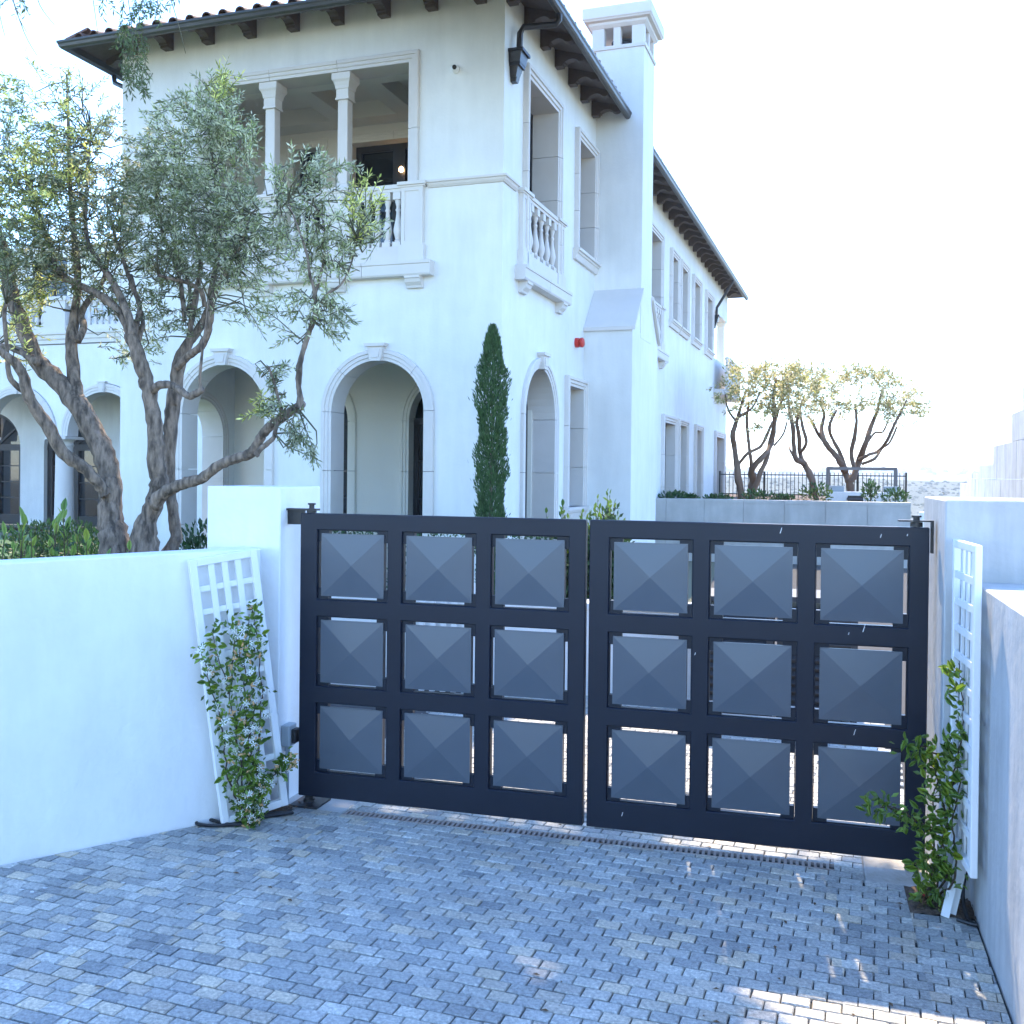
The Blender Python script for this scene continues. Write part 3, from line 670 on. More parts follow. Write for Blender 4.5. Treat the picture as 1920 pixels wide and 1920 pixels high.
mb = MB(); disc_lathe(mb, [(.085, 0), (.085, .06), (.07, .075), (.05, .08)]); mb.build('bell_base', M['red'], al, smooth=True)
mb = MB(); disc_lathe(mb, [(.04, .08), (.085, .09), (.085, .13), (.06, .15), (.02, .155)]); mb.build('bell_cover', M['red'], al, smooth=True)
# ------------------------------------------------------------------ front walls and pillars
YG = RAD(16.065)
GU = Vector((cos(YG), -sin(YG), 0)); GN = Vector((sin(YG), cos(YG), 0)); UP = Vector((0, 0, 1))
def fr_box(o, ax, ay, x0, x1, y0, y1, z0, z1):
    mb = MB(); mb.hexa([o + ax * x + ay * y + UP * z for z in (z0, z1) for x, y in ((x0, y0), (x1, y0), (x1, y1), (x0, y1))]); return mb
LW0 = Vector((-2.559, 5.091, 0)); LD = Vector((.795, .607, 0)).normalized(); LN = Vector((.607, -.795, 0)).normalized()
mb = MB(); o = LW0
mb.hexa([o + LD * -6 + UP * -.3, o + LD * 1.38 + UP * -.3, o + LD * 1.38 - LN * .22 + UP * -.3, o + LD * -6 - LN * .22 + UP * -.3,
         o + LD * -6 + UP * 1.42, o + LD * 1.38 + UP * 1.545, o + LD * 1.38 - LN * .22 + UP * 1.545, o + LD * -6 - LN * .22 + UP * 1.42])
tag(mb.build('garden_wall', M['wallpaint'], bevel=.006), 'smooth white boundary wall behind the leaning trellis, left of the gate', 'wall')
K = Vector((-1.38, 6.05, 0))
mb = fr_box(K, GU, GN, -.50, 0, 0, .52, -.3, 1.905)
tag(mb.build('gate_pillar', M['wallpaint'], bevel=.006), 'plain white square pillar at the hinge side of the left gate leaf, behind the jasmine trellis', 'pillar')
RC = Vector((2.067, 4.83, 0))
mb = fr_box(RC, GU, GN, 0, 1.6, 0, .9, -.3, 1.897)
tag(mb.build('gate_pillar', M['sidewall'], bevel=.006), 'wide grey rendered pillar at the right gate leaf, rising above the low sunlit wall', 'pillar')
RW = Vector((2.117, 4.539, 0)); RD = Vector((-.2995, -1, 0)).normalized(); RN = Vector((1, -.2995, 0)).normalized()
mb = fr_box(RW - RD * .33, RN, RD, 0, 1.5, 0, 5.0, -.3, 1.51)
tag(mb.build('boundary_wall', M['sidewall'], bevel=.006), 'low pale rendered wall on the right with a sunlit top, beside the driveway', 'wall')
# ------------------------------------------------------------------ the gate leaves
G0 = Vector((-1.261, 6.119, 0))
def gate_leaf(u0, label, hinge):
    g = empty('gate_leaf', None, G0 + GU * u0, -YG); tag(g, label, 'gate', 'leaves of the driveway gate')
    g['group'] = 'leaves of the driveway gate'
    F = Fr((0, 0, 0), (1, 0, 0), (0, -1, 0)); wd = 1.748
    cu = [.110 + .5445 * k for k in range(3)]; cz = [.20, .717, 1.235]
    mb = MB(); mb.sheet(F, rect(0, wd, .05, 1.75), [rect(a, a + .455, z, z + .418) for a in cu for z in cz], -.028, .028)
    mb.build('gate_frame', M['gate'], g, bevel=.004)
    backm = None; panm = None
    for z in cz:
        for a in cu:
            if backm is None:
                mb = MB(); e = .012
                mb.sheet(F, rect(.001, .454, .001, .417), [rect(.072, .383, .389, .413), rect(.072, .383, .005, .029), rect(.005, .027, .07, .348), rect(.428, .45, .07, .348)], -.026, .010)
                b = backm = mb.build('backing_plate', M['gate'], g)
                mb = MB(); x0, x1, z0, z1, y = .026, .429, .022, .396, -.011; c = Vector(((x0 + x1) / 2, -.037, (z0 + z1) / 2))
                q = [Vector((x0, -.0101, z0)), Vector((x1, -.0101, z0)), Vector((x1, -.0101, z1)), Vector((x0, -.0101, z1))]
                q2 = [p + Vector((0, -.010, 0)) for p in q]
                q3 = [Vector((x0 + .008, -.0205, z0 + .008)), Vector((x1 - .008, -.0205, z0 + .008)), Vector((x1 - .008, -.0205, z1 - .008)), Vector((x0 + .008, -.0205, z1 - .008))]
                R = [mb.verts(r) for r in (q, q2, q3)]
                mb.b.faces.new(R[0])
                for A, B in zip(R, R[1:]):
                    for i in range(4): mb.b.faces.new((A[i], A[(i + 1) % 4], B[(i + 1) % 4], B[i]))
                ap = mb.b.verts.new(c)
                for i in range(4): mb.b.faces.new((R[2][i], R[2][(i + 1) % 4], ap))
                p = panm = mb.build('pyramid_panel', M['panel'], g)
            else:
                b = inst(backm, g); p = inst(panm, g)
            b.location = (a, 0, z); p.location = (a, 0, z)
            p.rotation_euler = (random.uniform(-.006, .006), 0, random.uniform(-.006, .006))
    s = 1 if hinge == 'L' else -1; hx = .06 if hinge == 'L' else wd - .06
    mb = MB(); mb.lathe([(.03, 1.752), (.03, 1.775), (.016, 1.776), (.016, 1.80), (.024, 1.80), (.024, 1.81)], 10, (hx, 0, 0)); mb.build('top_pivot', M['black'], g, smooth=True)
    mb = MB(); mb.lathe([(.035, .0), (.035, .03), (.025, .031), (.025, .055)], 12, (hx, 0, 0)); mb.build('bottom_pivot', M['black'], g, smooth=True)
    return g
gl = gate_leaf(0, 'left leaf of the dark metal driveway gate, hung beside the plain white pillar', 'L')
gr = gate_leaf(1.770, 'right leaf of the dark metal driveway gate, hung beside the grey rendered pillar', 'R')
F = Fr((0, 0, 0), (1, 0, 0), (0, -1, 0))
mb = MB(); mb.bx(F, -.118, .012, 1.68, 1.765, -.012, .012); mb.bx(F, -.135, -.118, 1.665, 1.78, -.06, .03); mb.bx(F, -.118, .10, 1.765, 1.777, -.03, .03); mb.build('hinge_bracket', M['black'], gl)
mb = MB(); mb.bx(F, -.02, .16, .001, .012, -.09, .10); mb.build('pivot_plate', M['spout'], gl)
mb = MB(); mb.bx(F, 1.60, 1.768, 1.778, 1.786, -.03, .03); mb.bx(F, 1.757, 1.768, 1.62, 1.778, -.03, .03); mb.build('hinge_bracket', M['black'], gr)
for px, py, ln_ in ((1650, 1008, .018), (1617, 1185, .04), (1600, 1378, .03), (1165, 1530, .022), (1302, 1228, .014), (1590, 1190, .012), (1462, 1000, .03), (1700, 1005, .01)):
    d = at(px, py, 1) - EYE; p = EYE + d * (((G0 - GN * .0285) - EYE).dot(GN) / d.dot(GN)); q = p - (G0 + GU * 1.77)
    x, z = q.dot(GU), q.z; mb = MB(); mb.hexa([Vector(v) for v in ((x, -.0300, z), (x + .004, -.0300, z), (x + .004, -.0285, z), (x, -.0285, z), (x + ln_ * .3, -.0300, z + ln_), (x + ln_ * .3 + .003, -.0300, z + ln_), (x + ln_ * .3 + .003, -.0285, z + ln_), (x + ln_ * .3, -.0285, z + ln_))]); mb.build('paint_scuff', M['spot'], gr)
# outlet box on the left pillar
ob = empty('outlet_box', None, K + GU * .002 + GN * .10, -YG); tag(ob, 'grey weatherproof outlet box with conduit on the white pillar side', 'electrical box')
mb = MB(); mb.box(0, .055, -.075, .02, .345, .475); mb.build('box_body', M['box'], ob, bevel=.006)
mb = MB(); mb.box(.056, .085, -.055, .012, .365, .45); mb.build('outlet_cover', M['black'], ob, bevel=.005)
mb = MB(); mb.tube([(.025, -.04, .345), (.025, -.04, 0)], .012, 8); mb.build('conduit', M['box'], ob, smooth=True)
mb = MB(); mb.tube([(.025, -.04, .345), (.025, -.04, .315)], .018, 8); mb.build('conduit_fitting', M['box'], ob, smooth=True)
# ------------------------------------------------------------------ driveway: joint sand sheet and pavers
drive = MB()
drive.b.faces.new(drive.verts([(-9, -3, -.016), (6, -3, -.016), (9, 14, -.016), (14, 32, -.016), (7, 32, -.016), (2.0, 12, -.016), (-1.9, 9.4, -.016), (-1.9, 6.3, -.016), (-3.2, 5.0, -.016), (-9, 1, -.016)]))
drive = tag(drive.build('driveway', M['sand']), kind='structure')
BA = RAD(-20.0); BXD = Vector((cos(BA), sin(BA), 0)); BYD = Vector((-sin(BA), cos(BA), 0))
PL, PW_, GAP, GAPY = .1115, .0755, .0046, .0072
DR_U0, DR_U1, DR_N0, DR_N1 = .335, 3.08, -.125, -.045
def clip(poly, o, n):      # keep the side n points to
    out = []
    for i in range(len(poly)):
        P, Q = poly[i], poly[(i + 1) % len(poly)]; a = (P - o).dot(n); b = (Q - o).dot(n)
        if a >= 0: out.append(P)
        if (a > 0 and b < 0) or (a < 0 and b > 0): out.append(P.lerp(Q, a / (a - b)))
    return out
def cutrect(polys, u0, u1, n0, n1):
    res = []
    for poly in polys:
        for o, n in ((G0 + GU * u0, -GU), (G0 + GU * u1, GU), (G0 + GN * n0, -GN), (G0 + GN * n1, GN)):
            o = Vector((o.x, o.y, 0)); part_ = clip(poly, o, n)
            if len(part_) > 2: res.append(part_)
            poly = clip(poly, o, -n)
            if len(poly) < 3: break
    return res
CUTS = ((DR_U0, DR_U1, DR_N0, DR_N1), (3.22, 3.60, -.225, .2), (3.40, 3.78, -.55, -.225), (-.12, .325, -.095, .28), (-.45, .03, -.22, -.02))
def pieces(poly):
    poly = clip(poly, LW0 + LN * .01, LN) if min((q - LW0).dot(LD) for q in poly) < 1.40 else poly
    if len(poly) < 3: return []
    poly = clip(poly, RW - RN * .012, -RN) if max(q.y for q in poly) < 4.9 else poly
    if len(poly) < 3: return []
    c = sum(poly, Vector()) / len(poly)
    if (c - K).dot(GU) < .01 and (c - K).dot(GN) > -.01 and c.y > 5: return []
    if (c - RC).dot(GU) > -.01 and (c - RC).dot(GN) > -.01: return []
    if c.y > 9.3: return []
    out = [poly]
    for q in CUTS: out = cutrect(out, *q)
    return [r for r in out if len(r) > 2 and area2(r) > .0004]
def area2(r): return abs(sum(r[i].x * r[(i + 1) % len(r)].y - r[(i + 1) % len(r)].x * r[i].y for i in range(len(r)))) / 2
def inside(x, y):
    h = .02; return len(pieces([Vector((x - h, y - h, 0)), Vector((x + h, y - h, 0)), Vector((x + h, y + h, 0)), Vector((x - h, y + h, 0))])) == 1
cells = []; cutp = []
r0, r1 = 22, 95
for r in range(20, 130):
    for c in range(-60, 60):
        lx = (c + (.5 if r % 2 else 0)) * PL; ly = r * PW_
        p = BXD * lx + BYD * ly
        if not (3.15 < p.y < 9.5) or abs(p.x) > 3.2: continue
        hx, hy = BXD * (PL - GAP) / 2, BYD * (PW_ - GAPY) / 2; P0 = Vector((p.x, p.y, 0)); full = [P0 - hx - hy, P0 + hx - hy, P0 + hx + hy, P0 - hx + hy]
        pc = pieces(full)
        if len(pc) == 1 and area2(pc[0]) > .999 * area2(full): cells.append((p.x, p.y))
        else: cutp += pc
rnd = random.Random(11)
def topper(wd, ln, h=.03, ch=.0045):
    x, y = ln / 2, wd / 2
    return [[(-x, -y, -h), (x, -y, -h), (x, y, -h), (-x, y, -h)], [(-x, -y, -ch), (x, -y, -ch), (x, y, -ch), (-x, y, -ch)], [(-x + ch, -y + ch, 0), (x - ch, -y + ch, 0), (x - ch, y - ch, 0), (-x + ch, y - ch, 0)]]
protos = []
for k in range(4):
    mb = MB(); R = topper(PW_ - GAPY - rnd.uniform(0, .0015), PL - GAP - rnd.uniform(0, .0015))
    R = [[Vector(p) + Vector((rnd.uniform(-.001, .001), rnd.uniform(-.001, .001), 0)) for p in rr] for rr in R]
    Vv = [mb.verts(rr) for rr in R]
    for A, B in zip(Vv, Vv[1:]):
        for i in range(4): mb.b.faces.new((A[i], A[(i + 1) % 4], B[(i + 1) % 4], B[i]))
    mb.b.faces.new(Vv[-1])
    bmesh.ops.recalc_face_normals(mb.b, faces=mb.b.faces); me = bpy.data.meshes.new('paver'); mb.b.to_mesh(me); mb.b.free(); me.materials.append(M['paver']); protos.append(me)
def in_view(x, y):
    return y > 0 and abs(x / y) < .52 and (2.0 / y) < .545
vis = sorted([c for c in cells if in_view(*c)], key=lambda c: c[1] ** 2 + c[0] ** 2)
big = set(vis[:300])
for x, y in vis[:300]:
    o = bpy.data.objects.new('paver', rnd.choice(protos)); link(o, drive)
    o.location = (x + rnd.uniform(-.001, .001), y + rnd.uniform(-.001, .001), rnd.uniform(-.0025, .001))
    o.rotation_euler = (rnd.gauss(0, .008), rnd.gauss(0, .008), BA + rnd.gauss(0, .008) + (pi if rnd.random() < .5 else 0))
V = []; Fc = []; tones = []
rest = [c for c in cells if c not in big]
for x, y in rest:
    R = topper(PW_ - GAPY - rnd.uniform(0, .0015), PL - GAP - rnd.uniform(0, .0015)); k = len(V); a = BA + rnd.gauss(0, .008); ca, sa = cos(a), sin(a); dz = rnd.uniform(-.0025, .001); tx, ty = rnd.gauss(0, .008), rnd.gauss(0, .008)
    for rr in R:
        for px, py, pz in rr: V.append((x + px * ca - py * sa, y + px * sa + py * ca, pz + dz + px * tx + py * ty))
    fs = [(k + 8, k + 9, k + 10, k + 11)]
    for b in (0, 4):
        for i in range(4): j = (i + 1) % 4; fs.append((k + b + i, k + b + j, k + b + 4 + j, k + b + 4 + i))
    Fc += fs; t = rnd.random() * (len(PAL) - 1); i = int(t); f = t - i
    tones += [[PAL[i][q] * (1 - f) + PAL[min(i + 1, len(PAL) - 1)][q] * f for q in range(3)]] * len(fs)
for poly in cutp:
    if sum(poly[i].x * poly[(i + 1) % len(poly)].y - poly[(i + 1) % len(poly)].x * poly[i].y for i in range(len(poly))) < 0: poly = poly[::-1]
    k = len(V); n = len(poly); dz = rnd.uniform(-.002, .001)
    for z in (-.03, 0): V += [(q.x, q.y, z + dz) for q in poly]
    fs = [tuple(range(k + n, k + 2 * n))] + [(k + i, k + (i + 1) % n, k + n + (i + 1) % n, k + n + i) for i in range(n)]
    Fc += fs; tones += [rnd.choice(PAL)] * len(fs)
me = bpy.data.meshes.new('paver_field'); me.from_pydata(V, [], Fc)
ca = me.color_attributes.new('tone', 'FLOAT_COLOR', 'CORNER'); buf = []
for t, f in zip(tones, Fc): buf += [*t, 1] * len(f)
ca.data.foreach_set('color', buf); me.materials.append(M['paverfar'])
tag(link(bpy.data.objects.new('paver_field', me), drive), kind='stuff')
# ------------------------------------------------------------------ trench drain
dr = empty('trench_drain', None, G0 + GU * 0, -YG); tag(dr, 'long narrow rust-stained drain grate set in the pavers along the foot of the gate', 'drain')
mb = MB(); mb.box(DR_U0, DR_U1, DR_N0, DR_N1, -.05, -.03); mb.build('channel', M['dark'], dr)
mb = MB(); mb.box(DR_U0, DR_U1, DR_N0, DR_N0 + .006, -.03, .001); mb.box(DR_U0, DR_U1, DR_N1 - .006, DR_N1, -.03, .001); mb.build('grate_rail', M['grate'], dr)
mb = MB(); mb.box(-.0075, .0075, DR_N0 + .006, DR_N1 - .006, -.012, 0); b0 = mb.build('grate_bar', M['grate'], dr); n = int((DR_U1 - DR_U0) / .03)
for k in range(n):
    if k == 0: b0.location.x = DR_U0 + .012
    else: inst(b0, dr, (DR_U0 + .012 + k * .03, 0, 0))
# concrete footings and soil bed
mb = fr_box(G0, GU, GN, 3.22, 3.60, -.225, .2, -.2, -.002); tag(mb.build('pivot_footing', M['footing'], bevel=.01), 'rough broken concrete footing under the right end of the gate', 'footing')
mb = fr_box(G0, GU, GN, -.12, .325, -.095, .28, -.2, -.001); tag(mb.build('pivot_footing', M['conc'], bevel=.006), 'smooth concrete footing under the left hinge of the gate', 'footing')
def soilbed(name, o, ax, ay, x0, x1, y0, y1, lab):
    mb = MB(); n = 14; g = [[mb.b.verts.new(o + ax * (x0 + (x1 - x0) * i / n) + ay * (y0 + (y1 - y0) * j / n) + UP * (-.008 + random.uniform(0, .018))) for i in range(n + 1)] for j in range(n + 1)]
    for a, b in zip(g, g[1:]):
        for i in range(n): mb.b.faces.new((a[i], a[i + 1], b[i + 1], b[i]))
    tag(mb.build(name, M['soil'], smooth='all'), lab, 'soil', kind='stuff')
soilbed('soil', G0, GU, GN, 3.40, 3.78, -.55, -.228, 'bare soil planting pocket at the foot of the right trellis')
soilbed('soil', K, GU, GN, -.33, .10, -.13, -.001, 'bare soil planting pocket at the foot of the left jasmine')
# ------------------------------------------------------------------ trellises
def trellis(o, ax, lean, wd, ht, ncol, nrow, label, fw=.042, ft=.036):
    up = lean.normalized(); nrm = ax.cross(up).normalized()
    if nrm.y > 0 and abs(nrm.x) < .8: nrm = -nrm
    T = empty('trellis', None, (0, 0, 0))
    T.matrix_world = Matrix(((ax.x, -nrm.x, up.x, o.x), (ax.y, -nrm.y, up.y, o.y), (ax.z, -nrm.z, up.z, o.z), (0, 0, 0, 1)))
    tag(T, label, 'trellis', 'garden trellises')
    for x in (0, wd - fw): mb = MB(); mb.box(x, x + fw, -ft / 2, ft / 2, 0, ht); mb.build('stile', M['white'], T, bevel=.003)
    for z in (.0, ht - fw): mb = MB(); mb.box(fw, wd - fw, -ft / 2 + .001, ft / 2 - .001, z, z + fw); mb.build('rail', M['white'], T, bevel=.003)
    s0 = None
    for k in range(1, ncol):
        x = fw + (wd - 2 * fw) * k / ncol
        if s0 is None: mb = MB(); mb.box(-.017, .017, -.012, -.002, fw, ht - fw); s0 = mb.build('slat', M['white'], T); s0.location.x = x
        else: inst(s0, T, (x, 0, 0))
    s0 = None
    for k in range(1, nrow):
        z = fw + (ht - 2 * fw) * k / nrow
        if s0 is None: mb = MB(); mb.box(fw, wd - fw, -.001, .010, -.016, .016); s0 = mb.build('slat', M['white'], T); s0.location.z = z
        else: inst(s0, T, (0, 0, z))
    return T
TL0 = LW0 + LD * 1.115 + LN * .10 + UP * .0
TLtop = LW0 + LD * .93 + LN * .045 + UP * 1.50
lean = TLtop - TL0
axl = (LD + UP * .123).normalized(); axl = (axl - lean.normalized() * axl.dot(lean.normalized())).normalized()
trL = trellis(TL0, axl, lean, .40, lean.length, 4, 11, 'white wooden trellis leaning crooked against the white wall, jasmine climbing it')
N = Vector((1.998, 4.33, .285)); Fp = Vector((2.095, 4.775, .285)); axr = (Fp - N).normalized()
trR = trellis(N, axr, Vector((0, 0, 1)), (Fp - N).length, 1.43, 4, 11, 'upright white trellis fixed at the grey pillar on the right, half in sun', fw=.036, ft=.03)
# loose slats leaning on the soil, right
for px0, py0, px1, py1, Y0, lab in ((1774, 1708, 1797, 1612, 4.60, 'nearer of two loose white slats propped below the right trellis'), (1786, 1706, 1807, 1616, 4.63, 'further of two loose white slats propped below the right trellis')):
    a = at(px0, py0, Y0); b = at(px1, py1, Y0 + .06); mb = MB(); d = (b - a).normalized(); x = Vector((1, -.3, 0)).normalized(); x = (x - d * x.dot(d)).normalized(); y = d.cross(x)
    a = a + d * ((0.006 - a.z) / d.z) if d.z else a
    mb.hexa([a + x * -.018 + y * -.006, a + x * .018 + y * -.006, a + x * .018 + y * .006, a + x * -.018 + y * .006, b + x * -.018 + y * -.006, b + x * .018 + y * -.006, b + x * .018 + y * .006, b + x * -.018 + y * .006])
    tag(mb.build('loose_slat', M['white']), lab, 'slat', 'loose white slats')
# hose loop at the left trellis
hp = [(372, 1541, 5.74), (380, 1533, 5.80), (408, 1531, 5.80), (450, 1535, 5.80), (500, 1526, 5.9), (548, 1524, 5.95), (500, 1531, 5.86), (450, 1543, 5.76), (410, 1548, 5.70), (375, 1546, 5.70), (369, 1541, 5.74), (385, 1535, 5.79), (430, 1546, 5.72), (470, 1545, 5.75)]
pts = []
for x, y, Y in hp:
    d = at(x, y, 1.0) - EYE; t = -(EYE.z - .012) / d.z; pts.append(EYE + d * t)
mb = MB(); mb.tube([Vector(p) for p in curve_pts([tuple(p) for p in pts], 5)], .010, 7); tag(mb.build('hose', M['black'], smooth=True), 'thin black drip hose coiled on the pavers at the left trellis', 'hose')
d = at(1795, 1660, 1) - EYE
hs_ = [Vector((2.16, 4.72, .25)), Vector((2.10, 4.66, .10)), Vector((2.085, 4.58, .01)), Vector((2.09, 4.50, .012)), Vector((2.03, 4.56, .01))]
mb = MB(); mb.tube([Vector(p) for p in curve_pts([tuple(p) for p in hs_], 5)], .009, 7); tag(mb.build('hose', M['black'], smooth=True), 'short black drip hose coming up beside the loose slats on the right', 'hose')
# ------------------------------------------------------------------ lawn and garden behind the wall
mb = MB(); mb.face([(-30, 6, .2), (-1.95, 7.0, .2), (-1.95, 9.4, .2), (-1.0, 13.9, .2), (-6.5, 16, .2), (-2, 27, .2), (-30, 27, .2)]); tag(mb.build('lawn', M['grass']), kind='structure')
mb = MB(); a = Vector((-1.9, 9.25, 0)); axx = Vector((.96, -.10, 0)).normalized()
# ------------------------------------------------------------------ near olive tree
def tree_skeleton(branches, m, parent, n=9):
    # branches: list of [(px,py,Y,r)...]; returns nodes for twig attachment
    nodes = []; mb = MB()
    for br in branches:
        pts = [(*at(x, y, Y), r) for x, y, Y, r in br]
        pts = curve_pts(pts, 4)
        P = [Vector(q[:3]) for q in pts]; R = [max(q[3], .002) for q in pts]
        # knobbly bark
        P = [p + rv() * r * .10 for p, r in zip(P, R)]; R = [r * random.uniform(.93, 1.09) for r in R]
        mb.tube(P, R, n, jit=.06)
        nodes += [(p, r) for p, r in zip(P, R) if r < .035]
    return mb, nodes
def olive_sprays(blobs, nodes, leaf_len, leaf_w, per, spread, twigs, rndseed, droop=.25):
    rnd = random.Random(rndseed); leaves = []
    for bx_, by_, rx, ry, Y, dY, cnt, tint in blobs:
        for _ in range(cnt):
            while True:
                ux, uy = rnd.uniform(-1, 1), rnd.uniform(-1, 1)
                if ux * ux + uy * uy < 1: break
            c = at(bx_ + ux * rx, by_ + uy * ry, Y + rnd.uniform(-dY, dY))
            nd = min(nodes, key=lambda q: (q[0] - c).length_squared)[0] if nodes else c + Vector((0, 0, -.3))
            out = (c - nd); L = out.length
            d = (out.normalized() if L > .02 else Vector((0, 0, 1))) + Vector((rnd.gauss(0, .55), rnd.gauss(0, .55), rnd.gauss(.1, .6))) * .8
            d.normalize()
            sl_ = spread * rnd.uniform(.7, 1.5)
            start = c - d * sl_ * .5; end = c + d * sl_ * .5 + Vector((0, 0, -droop * sl_ * rnd.random()))
            if rnd.random() < .5 and L < .36:
                mid = nd.lerp(start, .55) + Vector((rnd.gauss(0, .03), rnd.gauss(0, .03), rnd.gauss(0, .04)))
                twigs.tube([nd, mid, start, c, end], [.006, .005, .0035, .0025, .0012], 4)
            else: twigs.tube([start, c, end], [.003, .002, .001], 4)
            sd = d.cross(Vector((rnd.gauss(0, 1), rnd.gauss(0, 1), rnd.gauss(0, 1)))).normalized()
            br = rnd.uniform(.65, 1.35) * tint[3] if len(tint) > 3 else rnd.uniform(.65, 1.35)
            for k in range(per):
                t = (k + .5) / per; p = start.lerp(c, t * 2) if t < .5 else c.lerp(end, t * 2 - 1)
                ang = rnd.uniform(.5, 1.15) * (1 if k % 2 else -1); q = Matrix.Rotation(k * 1.57 + rnd.uniform(-.4, .4), 3, d) @ sd
                ld = (d * cos(ang) + q * abs(sin(ang)) + Vector((0, 0, -.12))).normalized()
                if k == per - 1: ld = d
                s2 = ld.cross(rv()).normalized(); v = br * rnd.uniform(.75, 1.3)
                leaves.append((p, ld, s2, leaf_len * rnd.uniform(.7, 1.25), leaf_w * rnd.uniform(.8, 1.25), (v * tint[0], v * tint[1], v * tint[2])))
    return leaves
px2m = 6.6 / FPX
def B(pts, Y0=7.4, dY=0.0):
    n = len(pts); return [(x, y, Y0 + dY * i / max(1, n - 1), r * px2m) for i, (x, y, r) in enumerate(pts)]
ol = tag(empty('olive_tree', None, (-2.75, 7.4, .2)), 'big gnarled olive tree with several twisting trunks behind the white wall on the left', 'tree', 'olive trees')
def keep(o, p):     # parent while keeping world place
    o.parent = p; o.matrix_parent_inverse = p.matrix_world.inverted() if p.matrix_world != Matrix() else Matrix.Translation(-Vector(p.location)); return o
trA = [B([(222, 1160, 34), (222, 1075, 31), (217, 1020, 30), (210, 984, 27), (208, 940, 24), (207, 904, 24), (198, 862, 23), (181, 823, 22), (145, 758, 22), (107, 713, 20), (68, 674, 18), (42, 607, 15), (24, 560, 14), (12, 510, 14), (-4, 440, 12), (-20, 380, 9), (-30, 300, 5)], 7.35, .3),
       B([(198, 930, 12), (185, 905, 12), (155, 875, 13), (119, 849, 13), (94, 807, 13), (68, 768, 12), (52, 738, 11), (44, 705, 10), (29, 680, 9), (8, 664, 8), (-14, 650, 7)], 7.35, -.4),
       B([(62, 745, 7), (30, 722, 6), (17, 700, 5), (12, 640, 4), (8, 590, 4), (12, 570, 3)], 7.25, -.2),
       B([(70, 680, 9), (45, 662, 8), (20, 652, 7), (-10, 648, 6)], 7.4, .3),
       B([(146, 745, 14), (138, 700, 13), (134, 645, 12), (137, 612, 11), (143, 574, 9), (146, 520, 8), (140, 450, 7), (134, 380, 5), (129, 300, 4), (128, 220, 3.4), (125, 140, 2)], 7.5, .5),
       B([(146, 640, 8), (157, 612, 8), (152, 590, 7), (168, 560, 6), (190, 535, 5), (205, 480, 3)], 7.5, .5)]
